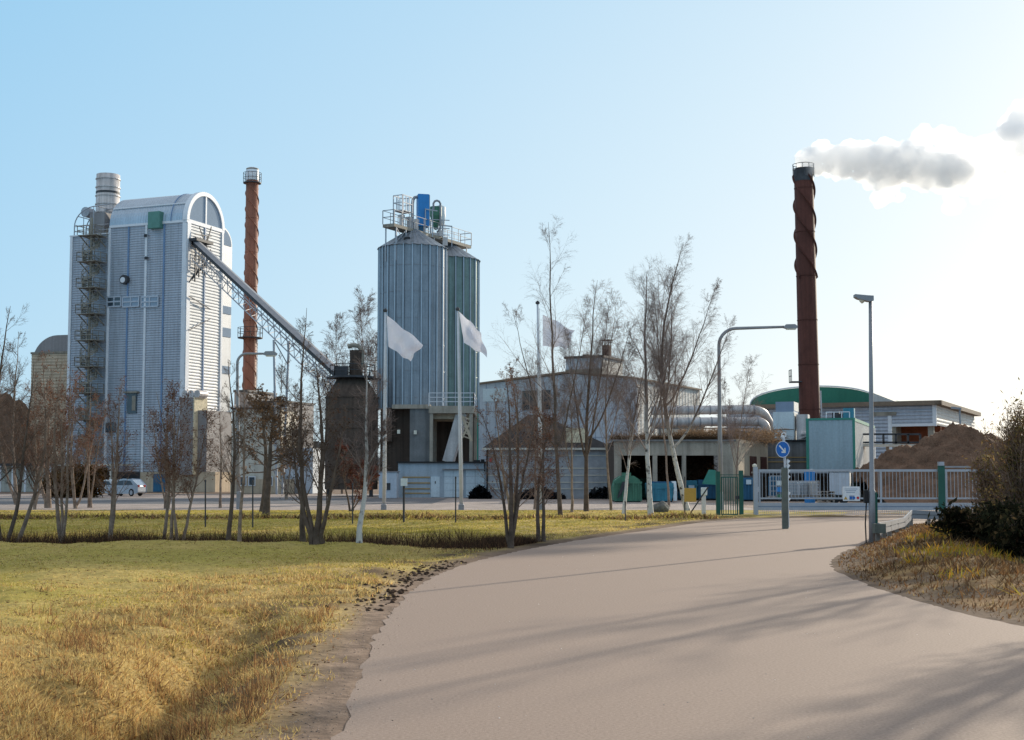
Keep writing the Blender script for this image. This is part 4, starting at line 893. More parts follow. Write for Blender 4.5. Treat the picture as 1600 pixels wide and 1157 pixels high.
MB().box(gx(1465), gx(1475), -.16, -.05, 0, gz(728)).build('guide_post', 'gate_green', sg); MB().box(gx(1465) + .03, gx(1475) - .03, -.2, .05, gz(728), gz(722)).build('post_cap', 'gate_silver', sg)
MB().box(gx(1475.5), gx(1520), .15, .2, gz(731), gz(728.5)).build('rear_rail', 'pole_grey', sg)
# sign on the gate: white board, yellow triangle, blue and red pictograms
s0 = gp(1316.5, 783); sx1 = gp(1343, 783).x - s0.x; sz1 = gp(1330, 760.5).z - s0.z
si = thing('gate_sign', 'white safety board with small coloured pictograms hung on the sliding gate', 'sign', (s0.x, YG - .06, s0.z), R_(0))
MB().box(0, sx1, -.01, .0, 0, sz1).build('board', 'sign_white', si)
MB().prism([(.04, .06), (.2, .06), (.12, .2)], 'y', -.018, -.012).build('warning_triangle', 'sign_yellow', si)
for k, mm in ((.34, 'sign_blue'), (.47, 'sign_blue'), (.64, 'sign_red')): MB().tube([(sx1 * .0 + k, -.012, .13), (k, -.018, .13)], .058, 16).build('pictogram', mm, si)
b = MB(); 
for k in range(3): b.box(.08 + .03 * k, sx1 - .1 - .05 * k, -.014, -.011, sz1 - .12 - .07 * k, sz1 - .095 - .07 * k)
b.build('text_line', 'unit_blue', si)
MB().box(sx1 * .38, sx1 * .68, -.014, -.011, .04, .23).build('blue_panel', 'unit_blue', si)
# white notice left, posts and small green gate
p = gp(1122, 806); pg = thing('pedestrian_gate', 'small dark green barred pedestrian gate beside the sliding gate', 'gate', (p.x, YG, 0)); px_ = lambda v: gp(v, 770).x - p.x
for v in (1122, 1158): MB().box(px_(v) - .085, px_(v) + .085, -.085, .085, -.1, gz(737 if v < 1140 else 735.5)).build('post', 'gate_green', pg)
b = MB(); xa, xb = px_(1126.5), px_(1153); za, zb = gz(805), gz(745)
b.box(xa, xb, -.025, .025, za, za + .05).box(xa, xb, -.03, .03, zb - .05, zb).box(xa, xa + .05, -.028, .028, za, zb).box(xb - .05, xb, -.028, .028, za, zb); b.box(px_(1122), px_(1158), -.03, .03, gz(743), gz(741.8)); b.build('frame', 'gate_green', pg)
b = MB(); [b.box(xa + (xb - xa) * k / 7 - .015, xa + (xb - xa) * k / 7 + .015, -.015, .015, za, zb) for k in range(1, 7)]; b.build('bar_panel', 'gate_green', pg)
MB().box(xb - .12, xb + .05, -.06, .06, gz(780), gz(775)).build('lock_box', 'dark_steel', pg)
# ================================================================== keep right sign
b_ = gnd(1227, 826.5); ks = thing('road_sign', 'round blue keep right sign with white arrow on a thick post in the road', 'road sign', b_); Yk = b_.y; kz = lambda py: at(1224, py, Yk).z; kx = lambda px, py: at(px, py, Yk).x - b_.x
x_t = kx(1222.5, 684)
MB().box(-.095, .095, -.095, .095, -.05, kz(731)).build('lower_post', 'post_olive', ks, bevel=.03)
MB().box(.096, .118, -.08, .08, 0.05, kz(733)).build('reflective_edge', 'sign_white', ks)
MB().tube([(.03, 0, kz(735)), (x_t + .04, 0, kz(684))], .042, 10).build('upper_post', 'pole_white', ks)
MB().box(x_t - .04, x_t + .05, -.02, .02, kz(684), kz(680)).tube([(x_t + .05 + .07 * math.cos(a), 0, kz(680) + .07 * math.sin(a)) for a in np.linspace(0, 6.283, 13)], .018, 5).build('top_hook', 'sign_white', ks)
rg = np.random.default_rng(2)
b = MB(); 
for i, py in enumerate((722, 729, 737, 746, 772, 781)):
    z_ = kz(py); b.add([(.09, -.08, z_ - .09), (.19, -.03, z_ + .03), (.09, -.05, z_ + .1), (.06, .05, z_)], [(0, 1, 2), (1, 3, 2), (0, 3, 1), (0, 2, 3)])
b.build('torn_foil', 'sign_white', ks)
ang = R_(-46)
cd_ = Vector((x_t - .0, -.08, kz(702.5))); Rm = Matrix.Rotation(ang, 3, 'Z'); rd = .27
def disc(b, r, y0, y1, n=28):
    vs = [cd_ + Rm @ Vector((r * math.cos(2 * math.pi * k / n), y, r * math.sin(2 * math.pi * k / n))) for y in (y0, y1) for k in range(n)]
    return b.add(vs, [tuple(range(n)), tuple(range(2 * n - 1, n - 1, -1))] + [(k, (k + 1) % n, n + (k + 1) % n, n + k) for k in range(n)])
pl = disc(MB(), rd, 0, -.02).build('disc', 'sign_blue', ks)
b = MB(); n = 28; vs = [cd_ + Rm @ Vector((r * math.cos(2 * math.pi * k / n), -.023, r * math.sin(2 * math.pi * k / n))) for r in (rd * .93, rd) for k in range(n)]
b.add(vs, [(k, (k + 1) % n, n + (k + 1) % n, n + k) for k in range(n)]); b.build('white_rim', 'sign_white', pl)
def arrow2(b, pts): return b.add([cd_ + Rm @ Vector((x, -.026, z)) for x, z in pts], [tuple(range(len(pts)))])
d1 = Vector((.71, -.71)); nn = Vector((.71, .71)); A_ = lambda t, s: tuple(d1 * t + nn * s)
b = arrow2(MB(), [A_(-.18, -.025), A_(.10, -.025), A_(.10, .025), A_(-.18, .025)]); arrow2(b, [A_(.17, 0), A_(.05, -.11), A_(.02, -.08), A_(.1, 0), A_(.02, .08), A_(.05, .11)]); b.build('arrow', 'sign_white', pl)
# ================================================================== little posts, boards, stone
def simple_post(label, px, py, py_t, r=.03, mk='dark_steel', dxt=0, grp=None, cat='post', name='fence_post', z0=0):
    b_ = gnd(px, py, z0); t_ = at(px + dxt, py_t, b_.y); o = thing(name, label, cat, b_, 0, grp)
    MB().tube([(0, 0, -.2), t_ - b_], r, 8).build('shaft', mk, o); MB().lathe([(r * 1.3, -.03), (r * 1.3, .03), (.005, .05)], 8, tuple(t_ - b_)).build('cap', mk, o); return o, t_ - b_
for px, py, pt, w in ((321, 828, 752, 'in front of the boiler tower foot'), (395, 826, 752, 'in front of the cream office'), (551, 820, 757, 'left of the white birch trunk'), (712, 818, 747, 'just left of the flagpole before the garage doors'), (977, 815, 785, 'below the thin leaning birch')):
    simple_post('thin dark fence post on the lawn ' + w, px, py, pt, .025, grp='thin dark fence posts on the lawn')
o, d = simple_post('dark post carrying a small pale box on the lawn before the garage', 631, 817, 752, .04, name='meter_post', cat='post')
MB().box(-.12, .12, -.1, .02, d.z - .18, d.z + .1).build('meter_box', 'unit_white', o)
b_ = gnd(1070, 806); o = thing('yellow_board', 'plain yellow ochre board on a dark post before the big birch trunk', 'sign', b_); zt, zb = at(1077, 763, b_.y).z, at(1077, 784.5, b_.y).z
MB().box(-.02, .5, -.06, -.03, zb, zt).build('board', 'sign_yellow', o); MB().tube([(0, 0, -.1), (.02, 0, zt + .5)], .03, 8).build('post', 'dark_steel', o); MB().tube([(.1, -.02, -.1), (1.05, .1, zt + .05)], .03, 8).build('brace', 'dark_steel', o)
b_ = gnd(1100, 804); o = thing('call_post', 'pale grey call box post right of the yellow board', 'post', b_); zt = at(1100, 762, b_.y).z
MB().box(-.1, .08, -.08, .08, -.05, zt - .35).build('column', 'pole_white', o, bevel=.02); MB().box(-.12, .14, -.12, .1, zt - .36, zt).build('box', 'unit_white', o, bevel=.03)
b_ = gnd(1033, 801); b = MB(); bm_ = __import__('bmesh').new(); __import__('bmesh').ops.create_icosphere(bm_, subdivisions=3, radius=1); rs = random.Random(5)
for v in bm_.verts: v.co = Vector((v.co.x * .42, v.co.y * .35, v.co.z * .32)) * (1 + .14 * math.sin(v.co.x * 5 + 1) + .1 * math.sin(v.co.y * 7 + v.co.z * 4))
me = bpy.data.meshes.new('boulder'); bm_.to_mesh(me); bm_.free(); o = link_mesh('boulder', me, 'stone', None, True); o.location = (b_.x, b_.y, .18); tag(o, 'grey boulder on the grass between two birch trunks', 'boulder')
# ================================================================== guardrail
gr = thing('guardrail', 'grey steel guardrail curving along the right verge', 'guardrail', gnd(1372, 838)); pz = gr.location
pts = [(1372, 826, 34.5), (1390, 822, 38.5), (1412, 816, 43.5), (1424, 804, 46.5), (1470, 806, 47.0), (1520, 807, 47.5)]
P = [at(*p) - pz for p in pts]
b = MB()
for dz, off in ((.08, 0), (-.08, 0)):
    for a, c in zip(P[:-1], P[1:]): b.bar(a + Vector((0, -.05, dz)), c + Vector((0, -.05, dz)), .05, .13)
for a, c in zip(P[:-1], P[1:]): b.bar(a, c, .02, .2)
b.build('rail', 'pole_grey', gr)
for i in range(5):
    for t in ((.0, .5) if i < 3 else (.0, .6)):
        q = P[i].lerp(P[i + 1], t); MB().box(q.x - .05, q.x + .05, q.y, q.y + .1, -.3, q.z + .12).build('post', 'wood_grey', gr)
MB().box(P[0].x - .12, P[0].x + .16, P[0].y - .14, P[0].y + .1, P[0].z - .12, P[0].z + .12).build('end_plate', 'post_olive', gr)
# ================================================================== dumpsters and yard clutter
def dumpster(label, px0, px1, py_b, py_t, mk, shape='box', dep=1.8, rz=0.0, lid=None, name='dumpster', grp=None, side=None):
    b_ = gnd(px0, py_b); Y = b_.y; w = gnd(px1, py_b).x - b_.x; w = (px1 - px0) * Y / F; h = (py_b - py_t) * Y / F; o = thing(name, label, 'dumpster', b_, rz, grp)
    if shape == 'round':
        pr = [(0, .1), (w, .1), (w, h * .6), (w * .93, h * .85), (w * .72, h), (w * .28, h), (w * .07, h * .85), (0, h * .6)]
        MB().prism(pr, 'y', 0, dep).build('body', mk, o, bevel=.04)
    elif shape == 'skip':
        pr = [(.15, .1), (w - .15, .1), (w, h * .45), (w, h), (0, h), (0, h * .45)]
        MB().prism(pr, 'y', 0, dep).build('body', mk, o, bevel=.03)
    else: MB().box(0, w, 0, dep, .1, h).build('body', mk, o, bevel=.04)
    b = MB()
    for k in range(5): x = w * (k + .5) / 5; b.box(x - .05, x + .05, -.06, 0, .15, h * .8)
    b.box(-.04, w + .04, -.08, 0, h * .72, h * .8); b.build('rib', mk, o)
    b = MB(); [b.tube([(x, .1, .06), (x, .3, .06)], .09, 10) for x in (.2, w - .2)]; b.box(.05, w - .05, .1, dep - .1, .0, .1); b.build('skid', 'black_plastic', o)
    if lid: MB().prism([(w * .02, h), (w * .98, h), (w * .9, h + .12), (w * .1, h + .14)], 'y', .05, dep - .05).build('lid', lid, o)
    return o, w, h
o, w, h = dumpster('rounded green compactor container in front of the left shed bay', 960, 1002, 785, 745, 'bin_green', 'round', 2.2)
MB().prism([(w * .15, .3), (w * .42, h * .62), (w * .55, h * .62), (w * .5, h * .8), (w * .3, h * .8), (w * .1, .3)], 'y', -.25, -.08).build('loading_arm', 'dark_steel', o); MB().box(w * .3, w * .62, -.02, .6, h, h + .25).build('hopper', 'bin_green', o)
dumpster('green open container behind the white birch trunk', 997, 1040, 780, 747, 'bin_green', 'box', 2)
o, w, h = dumpster('light teal skip with pale rounded end between the birches', 1013, 1052, 785, 756, 'paint_teal', 'skip', 1.9, lid='paint_navy')
MB().prism([(0, 0.1), (1.9, .1), (1.9, h * .6), (1.4, h + .15), (.5, h + .15), (0, h * .6)], 'x', w, w + .25).build('end_cap', 'unit_white', o)
o, w, h = dumpster('dark blue teal container behind the yellow board', 1064, 1090, 782, 751, 'paint_teal', 'box', 2); MB().box(w * .45, w * .8, -.1, -.085, h * .5, h * .75).build('label', 'white_door', o)
dumpster('dark blue container directly left of the green pedestrian gate', 1091, 1121, 782, 750, 'paint_navy', 'box', 2)
o, w, h = dumpster('dark green blue container with white stickers right of the pedestrian gate', 1162, 1188, 784, 747, 'paint_navy', 'box', 2, lid='dark_steel'); MB().box(w * .15, w * .45, -.1, -.085, h * .72, h * .92).build('sticker', 'white_door', o); MB().box(w * .68, w * .98, -.1, -.085, h * .4, h * .62).build('sticker', 'sign_white', o)
b_ = gnd(1100, 784); o = brush('garden_sack', None, 10, (0, .1, 0, .1, 0, .1), (.03, .2, .12)); bpy.data.objects.remove(o)
p = at(1107, 748, 94.5); o = MB().prism([(-.55, -.2), (.25, -.25), (.35, .35), (.1, .6), (-.15, .62)], 'y', -.3, .4).build('tilted_lid', 'cabin_trim', None, bevel=.08); o.location = (p.x, 92.6, p.z - .1); tag(o, 'tilted bright green lid sticking up above the dark blue container', 'lid')
# crates seen through the gate
def cage(label, px0, px1, py_b, py_t, Yc, core, grp='caged tanks behind the gate'):
    x0 = at(px0, py_b, Yc).x; o = thing('caged_tank', label, 'caged tank', (x0, Yc, 0), 0, grp); w = (px1 - px0) * Yc / F; zb, zt_ = max(.02, at(px0, py_b, Yc).z), at(px0, py_t, Yc).z
    MB().box(.05, w - .05, .05, 1, zb + .14, zt_ - .04).build('tank', core, o, bevel=.06); b = MB()
    for k in range(6): x = w * k / 5; b.box(x - .02, x + .02, -.02, .02, zb + .12, zt_)
    for k in range(5): z_ = zb + .14 + (zt_ - zb - .14) * k / 4; b.box(0, w, -.03, .01, z_ - .02, z_ + .02)
    b.build('cage', 'galvanised', o); MB().box(0, w, 0, 1, zb, zb + .12).build('pallet', 'wood_grey', o); return o
cage('caged tank behind the gate, first right of the keep right sign', 1231, 1249, 777, 752, 80, 'grey_blue_wall')
cage('caged tank behind the gate, middle of the three', 1250, 1266, 777, 752, 80.5, 'grey_blue_wall')
cage('caged tank behind the gate with sunlit right side, rightmost of the three', 1267, 1280, 777, 752, 80, 'cream_wall')
o = cage('stack of blue and green crates behind the left end of the gate', 1204, 1226, 779, 744, 84, 'paint_navy', None); o.name = 'crate_stack'; o['category'] = 'crates'
for k, mm in ((.3, 'bin_green'), (.75, 'paint_blue'), (1.15, 'unit_white')): MB().box(.35, .75, -.07, -.03, k, k + .3).build('crate', mm, o)
bb = thing('barrel', 'bright blue barrel behind the gate above the caged tanks', 'barrel', (at(1265, 750, 86).x, 86, 0)); zb = 0.0; zt_ = at(1265, 735, 86).z
MB().lathe([(.34, 0), (.34, .5), (.36, .55), (.34, .6), (.34, zt_ - .1), (.3, zt_)], 16, (0, 0, zb), cap=True).build('drum', 'paint_blue', bb); MB().lathe([(.12, 0), (.12, .06), (.02, .07)], 10, (.1, -.1, zt_)).build('bung', 'sign_white', bb)
x0 = at(1296, 760, 84).x; o = thing('tarped_trailer', 'white box trailer with sunlit end behind the gate sign', 'trailer', (x0, 84, 0), R_(-16)); w = 30 * 84 / F
MB().box(0, w, 0, 2.5, .55, at(1310, 738, 84).z).build('box', 'white_hall', o, bevel=.04); MB().box(w, w + .03, .05, 2.45, .6, at(1310, 739, 84).z).build('end_door', 'white_hall_sun', o)
MB().box(-.05, w + .05, -.05, 2.55, at(1310, 738, 84).z, at(1310, 737, 84).z).build('top_rail', 'dark_steel', o)
for x in (.3, w - .35): MB().tube([(x, -.02, .3), (x, .2, .3)], .3, 14).build('wheel', 'rubber', o)
x0 = at(1281, 770, 82).x; o = thing('pallet_stack', 'stack of weathered pallets between caged tanks and trailer', 'pallets', (x0, 82, 0)); 
for k in range(5): 
    b = MB().box(0, .9, 0, .9, .17 * k + .1, .17 * k + .13); [b.box(x, x + .1, 0, .9, .17 * k, .17 * k + .1) for x in (0, .4, .8)]; b.build('pallet', 'wood_grey', o)
x0 = at(1280, 738, 90).x; o = thing('low_shed', 'low roofed open store with row of small dark openings behind the gate', 'shed', (at(1190, 740, 92).x, 92, 0)); w = at(1330, 740, 92).x - o.location.x; zt_ = at(1250, 737, 92).z
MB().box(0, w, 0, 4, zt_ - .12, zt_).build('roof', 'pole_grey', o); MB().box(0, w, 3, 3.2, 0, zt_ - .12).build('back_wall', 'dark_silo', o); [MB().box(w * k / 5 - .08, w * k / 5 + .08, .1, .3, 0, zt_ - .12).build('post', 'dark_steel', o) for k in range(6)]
b = MB(); [b.box(x, x + .25, -.02, 0, zt_ - .35, zt_ - .14) for x in np.arange(.1, w - .3, .5)]; b.build('fascia_slot', 'black_plastic', o)
# low box and skip in the dark strip behind the lawn: scrap heaps at wall foot
def rubble(label, px0, px1, py_b, hgt, Y, col, seed, n=900):
    x0, x1 = at(px0, py_b, Y).x, at(px1, py_b, Y).x; r = np.random.default_rng(seed); V = []; Fq = []; T_ = []
    for i in range(n):
        c = np.array([r.uniform(0, x1 - x0), r.uniform(0, 1.6), 0]); c[2] = hgt * r.random() ** 1.3 * math.sin(math.pi * (.06 + .88 * c[0] / (x1 - x0)))
        s = r.uniform(.05, .16) ; p = r.normal(size=(4, 3)) * s; V += list(c + p); k = 4 * i; Fq += [(k, k + 1, k + 2), (k, k + 2, k + 3), (k, k + 3, k + 1), (k + 1, k + 3, k + 2)]; T_ += [np.array(col) * r.uniform(.4, 1.5)] * 4
    o = np_mesh('scrap_heap', np.array(V), np.array(Fq), 'leaf', None, np.array(T_)); o.location = (x0, Y, 0); tag(o, label, 'scrap heap')
rubble('dark scrap heap at the hall foot left of the green compactor', 918, 962, 779, .9, 103, (.035, .035, .04), 1)
rubble('black scrap heap at the corner between garage and gatehouse', 734, 764, 778, .95, 102.5, (.015, .015, .018), 2)
rubble('low dark heap in front of the gatehouse wall', 806, 880, 780, .8, 101, (.05, .045, .05), 3)
# ================================================================== cars
def car(label, px0, px1, py_b, mk, Y=None, L=4.2, rz=0.0):
    b_ = gnd((px0 + px1) / 2, py_b); o = thing('parked_car', label, 'car', b_, rz, 'cars parked before the boiler tower')
    pr = [(-2.1, .3), (-2.12, .62), (-1.95, .86), (-1.2, .93), (-.5, 1.38), (.2, 1.47), (1.3, 1.43), (1.95, 1.0), (2.08, .9), (2.1, .35), (1.9, .26), (-1.95, .26)]
    MB().prism(pr, 'y', -.85, .85).build('body', mk, o, bevel=.06)
    for s in (-1, 1):
        yy = .86 * s
        MB().prism([(-1.02, .95), (-.42, 1.32), (.25, 1.38), (.25, .95)], 'y', yy - .01, yy + .01).build('window', 'dark_glass', o); MB().prism([(.33, .95), (.33, 1.38), (1.15, 1.34), (1.5, .98)], 'y', yy - .01, yy + .01).build('window', 'dark_glass', o)
        for x in (-1.3, 1.3):
            wl = MB().tube([(x, yy - .1 * s, .32), (x, yy + .02 * s, .32)], .33, 20).build('tyre', 'rubber', o); MB().tube([(x, yy, .32), (x, yy + .035 * s, .32)], .2, 14).build('rim', 'galvanised', wl)
        MB().box(1.98, 2.11, s * .55 - .16, s * .55 + .16, .78, .98).build('tail_light', 'tail_red', o); MB().box(-2.14, -2.0, s * .6 - .16, s * .6 + .16, .6, .76).build('headlight', 'lamp_lens', o)
    return o
car('silver hatchback parked before the boiler tower, nose to the left', 178, 216, 775.5, 'car_silver', rz=R_(-14)).scale = (.72, .9, 1.0)
car('pale car half hidden behind the brown conifer bushes', 146, 178, 774, 'car_white', rz=R_(-8)).scale = (.72, .9, .95)
# ================================================================== GROUND
def G2(*pp): return [tuple(gnd(*p)[:2]) for p in pp]
left_edge = G2((528, 1160), (556, 1067), (586, 990), (626, 935), (668, 905), (715, 885), (790, 865), (880, 848), (960, 836), (1050, 824), (1118, 812))
right_edge = G2((1700, 1000), (1600, 979), (1500, 958), (1420, 935), (1350, 913), (1308, 895), (1296, 880), (1310, 866), (1352, 849), (1375, 838), (1400, 826), (1425, 818))
road = [(-.9, 4.0), (-1.3, 7.5)] + left_edge + [(13.5, 57.2), (30, 57.2)] + [(26, 48.5), (15.5, 47.8)] + right_edge[::-1] + [(9, 11), (14, 7), (14, 4)]
# smooth the outline a little
def chaikin(p, n=2):
    for _ in range(n):
        q = []
        for i in range(len(p)): a, b = np.array(p[i]), np.array(p[(i + 1) % len(p)]); q += [tuple(a * .75 + b * .25), tuple(a * .25 + b * .75)]
        p = q
    return p
road_s = chaikin(road, 2)
RP = np.array(road_s)
def road_dist(X, Y):
    """signed distance to the road outline, positive outside"""
    best = np.full(X.shape, 1e9); ins = np.zeros(X.shape, bool); n = len(RP)
    for i in range(n):
        ax, ay = RP[i]; bx_, by_ = RP[(i + 1) % n]; dx, dy = bx_ - ax, by_ - ay; L2 = dx * dx + dy * dy + 1e-12
        t = np.clip(((X - ax) * dx + (Y - ay) * dy) / L2, 0, 1); best = np.minimum(best, (X - ax - t * dx) ** 2 + (Y - ay - t * dy) ** 2)
        if abs(dy) > 1e-9:
            c = ((ay > Y) != (by_ > Y)) & (X < dx * (Y - ay) / dy + ax); ins ^= c
    return np.where(ins, -1, 1) * np.sqrt(best)
def vnoise(X, Y, s, seed=0):
    """smooth value noise 0..1"""
    r = np.random.default_rng(seed); tab = r.random((256, 256)); x = X / s + 1000; y = Y / s + 1000; xi = np.floor(x).astype(int); yi = np.floor(y).astype(int); fx = x - xi; fy = y - yi
    fx = fx * fx * (3 - 2 * fx); fy = fy * fy * (3 - 2 * fy); g = lambda a, b: tab[a % 256, b % 256]
    return (g(xi, yi) * (1 - fx) + g(xi + 1, yi) * fx) * (1 - fy) + (g(xi, yi + 1) * (1 - fx) + g(xi + 1, yi + 1) * fx) * fy
def sstep(a, b, x): t = np.clip((x - a) / (b - a), 0, 1); return t * t * (3 - 2 * t)
def terrain(X, Y, d=None):
    if d is None: d = road_dist(X, Y)
    fade = 1 - sstep(58, 68, Y)                                    # the yard is flat
    out = sstep(0.0, .5, d)
    h = np.where(d < 0, -.007, .002)
    rough = (vnoise(X, Y, 1.7, 1) - .5) * .14 + (vnoise(X, Y, .5, 2) - .5) * (.07 + .12 * sstep(17, 11, Y))
    left = (X < 1.0 + .28 * Y - 3) | (X < 0)
    side = np.where(left, 1.0, 0.0)
    lawn = .10 * sstep(1.6, 4.5, d) * sstep(34, 28, Y) + .02
    ditch = -.45 * np.exp(-((d - 1.6) / .45) ** 2) * sstep(18.0, 12.5, Y)
    back = -.40 * np.exp(-((Y - 33.6 - .25 * np.sin(X * .4)) / 1.15) ** 2) * sstep(.8, 3.0, d)
    crest = .10 * np.exp(-((Y - 31.2) / 1.6) ** 2) * sstep(1.0, 4.0, d)
    hl = (lawn + ditch + crest) * out + back
    far = sstep(34.5, 36.5, Y)
    hl = hl * (1 - far) + (.02 + .03 * vnoise(X, Y, 5, 3)) * far * out
    # right embankment
    bank = .16 * np.exp(-((d - 1.9) / 1.5) ** 2) * sstep(24, 32, Y) * sstep(40, 34, Y) + .16 * sstep(.3, 2.5, d) - .95 * sstep(2.6, 6.0, d) * sstep(21, 28, Y) * sstep(46, 40, Y)
    hr = bank * out * sstep(50, 44, Y)
    h = h + np.where(left, hl, hr) * fade + rough * out * fade * sstep(.4, 1.3, d)
    return h
def zat(x, y): return float(terrain(np.array([x]), np.array([y]))[0])
ys = np.concatenate([[-12, -4, 2], np.geomspace(6, 38, 300)[:-1], np.linspace(38, 70, 130)[:-1], [70, 75, 82, 92, 105, 120, 140, 170, 220, 320, 600, 1500, 4000]])
nx_ = 330; us = np.linspace(-1, 1, nx_); us = .62 * us + .38 * us ** 5
XX = []; 
for y in ys: XX.append(us * max(16, .62 * abs(y) + 14) * (1 if y < 75 else 1 + (y - 75) / 120))
XX = np.array(XX); YY = np.repeat(ys[:, None], nx_, 1)
D_ALL = road_dist(XX, YY); ZZ = terrain(XX, YY, D_ALL); ZZ[YY > 69] = -.03
yard = YY > 68.4
V = np.stack([XX, YY, ZZ], -1).reshape(-1, 3); idx = np.arange(len(ys) * nx_).reshape(len(ys), nx_)
Fq = np.stack([idx[:-1, :-1], idx[:-1, 1:], idx[1:, 1:], idx[1:, :-1]], -1).reshape(-1, 4)
def ground_tint(X, Y, d):
    n1 = vnoise(X, Y, 3.0, 5); n2 = vnoise(X, Y, .8, 6); n3 = vnoise(X, Y, .25, 7)
    green = np.array([.36, .29, .07]); straw = np.array([.52, .37, .14]); dirt = np.array([.085, .055, .036]); gravel = np.array([.40, .285, .21]); rust = np.array([.20, .11, .055])
    left = (X < 1.0 + .28 * Y - 3) | (X < 0)
    a = np.clip(.25 + 1.1 * (n1 - .45) + .6 * (n2 - .5), 0, 1)[..., None]
    verge = (1 - sstep(2.0, 4.5, d))[..., None] * np.where(Y < 24, 1, .5)[..., None]
    c = green * (1 - a) + straw * a; c = c * (1 - verge) + (straw * (1 - .5 * n2[..., None]) + rust * .4 * n2[..., None]) * verge
    near = sstep(12.5, 9.5, Y)[..., None]; c = c * (1 - near * .6) + np.array([.36, .22, .085]) * near * .6
    rr = (rust * (1.2 - n2[..., None]) + straw * .4 * n3[..., None]) * .8; far_r = sstep(4, 7, d)[..., None]; rr = rr * (1 - far_r) + np.array([.15, .14, .07]) * far_r
    c = np.where(left[..., None], c, rr)
    w = .35 + .9 * n2; e = (1 - sstep(.15, .3 + w * .7, d))[..., None]
    edge = np.where(left, np.where(Y < 22, .5, .25), .15)[..., None]; gr_ = gravel * edge + dirt * (1 - edge); c = c * (1 - e) + gr_ * e * (.7 + .6 * n3[..., None])
    e2 = (np.exp(-((d - 1.1) / .5) ** 2) * sstep(.3, .6, n2))[..., None] * .9; c = c * (1 - e2) + dirt * e2
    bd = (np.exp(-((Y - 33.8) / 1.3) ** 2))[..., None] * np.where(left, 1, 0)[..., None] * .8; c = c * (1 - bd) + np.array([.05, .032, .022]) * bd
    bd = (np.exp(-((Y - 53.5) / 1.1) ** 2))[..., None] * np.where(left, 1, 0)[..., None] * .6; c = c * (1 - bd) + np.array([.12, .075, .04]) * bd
    c = np.where((Y > 68.4)[..., None], np.array([.23, .17, .13]), c)
    return c
tint = ground_tint(XX, YY, D_ALL).reshape(-1, 3)
def ground_mat():
    m = mat('ground_soil', (.2, .2, .2), rough=1, spec=.1, bump=.4, bscale=9, fine=.3)
    N = m.node_tree.nodes; L = m.node_tree.links; b = N['Principled BSDF']; at2 = N.new('ShaderNodeAttribute'); at2.attribute_name = 'tint'
    tc = N.new('ShaderNodeTexCoord'); n = N.new('ShaderNodeTexNoise'); n.inputs['Scale'].default_value = 7; n.inputs['Detail'].default_value = 8; n.inputs['Roughness'].default_value = .75; L.new(tc.outputs['Object'], n.inputs['Vector'])
    r = N.new('ShaderNodeMapRange'); r.inputs['From Min'].default_value = .3; r.inputs['From Max'].default_value = .7; r.inputs['To Min'].default_value = .6; r.inputs['To Max'].default_value = 1.35; L.new(n.outputs['Fac'], r.inputs['Value'])
    mx = N.new('ShaderNodeMix'); mx.data_type = 'RGBA'; mx.blend_type = 'MULTIPLY'; mx.inputs[0].default_value = 1; L.new(at2.outputs['Color'], mx.inputs[6]); L.new(r.outputs['Result'], mx.inputs[7]); L.new(mx.outputs[2], b.inputs['Base Color'])
    return m
g = np_mesh('ground', V, Fq, ground_mat(), None, tint, smooth=True); tag(g, kind='structure')
# ------------------------------------------------------------------ road and yard
def asphalt(name, c, dark=(.20, .18, .17)):
    m = mat(name, c, rough=.82, var=.08, scale=.5, fine=.0, spec=.3)
    N = m.node_tree.nodes; L = m.node_tree.links; b = N['Principled BSDF']; base = b.inputs['Base Color'].links[0].from_socket
    tc = N.new('ShaderNodeTexCoord')
    def mul(sock, scale, lo, hi, f0=.35, f1=.65, detail=3, mp=None, vor=False):
        n = N.new('ShaderNodeTexNoise'); n.inputs['Scale'].default_value = scale; n.inputs['Detail'].default_value = detail; src = tc.outputs['Object']
        if mp: q = N.new('ShaderNodeMapping'); q.inputs['Scale'].default_value = mp; L.new(src, q.inputs['Vector']); src = q.outputs['Vector']
        L.new(src, n.inputs['Vector']); r = N.new('ShaderNodeMapRange'); r.inputs['From Min'].default_value = f0; r.inputs['From Max'].default_value = f1; r.inputs['To Min'].default_value = lo; r.inputs['To Max'].default_value = hi; L.new(n.outputs['Fac'], r.inputs['Value'])
        mx = N.new('ShaderNodeMix'); mx.data_type = 'RGBA'; mx.blend_type = 'MULTIPLY'; mx.inputs[0].default_value = 1; L.new(sock, mx.inputs[6]); L.new(r.outputs['Result'], mx.inputs[7]); return mx.outputs[2]
    s = mul(base, 70, .66, 1.34, detail=3); s = mul(s, 24, .84, 1.16); s = mul(s, 7, .93, 1.06, detail=4); s = mul(s, 1.1, .84, 1.1, detail=5); s = mul(s, .45, .86, 1.1, mp=(1, .3, 1), detail=4); s = mul(s, 2.4, .93, 1.05, mp=(1, .12, 1)); s = mul(s, 170, 1.0, 1.55, .68, .78, 1); s = mul(s, 3.2, 1.0, .72, .66, .78, 6)
    L.new(s, b.inputs['Base Color'])
    nb = N.new('ShaderNodeTexNoise'); nb.inputs['Scale'].default_value = 120; nb.inputs['Detail'].default_value = 3; L.new(tc.outputs['Object'], nb.inputs['Vector']); bp = N.new('ShaderNodeBump'); bp.inputs['Strength'].default_value = .35; bp.inputs['Distance'].default_value = .01; L.new(nb.outputs['Fac'], bp.inputs['Height']); L.new(bp.outputs['Normal'], b.inputs['Normal'])
    return m
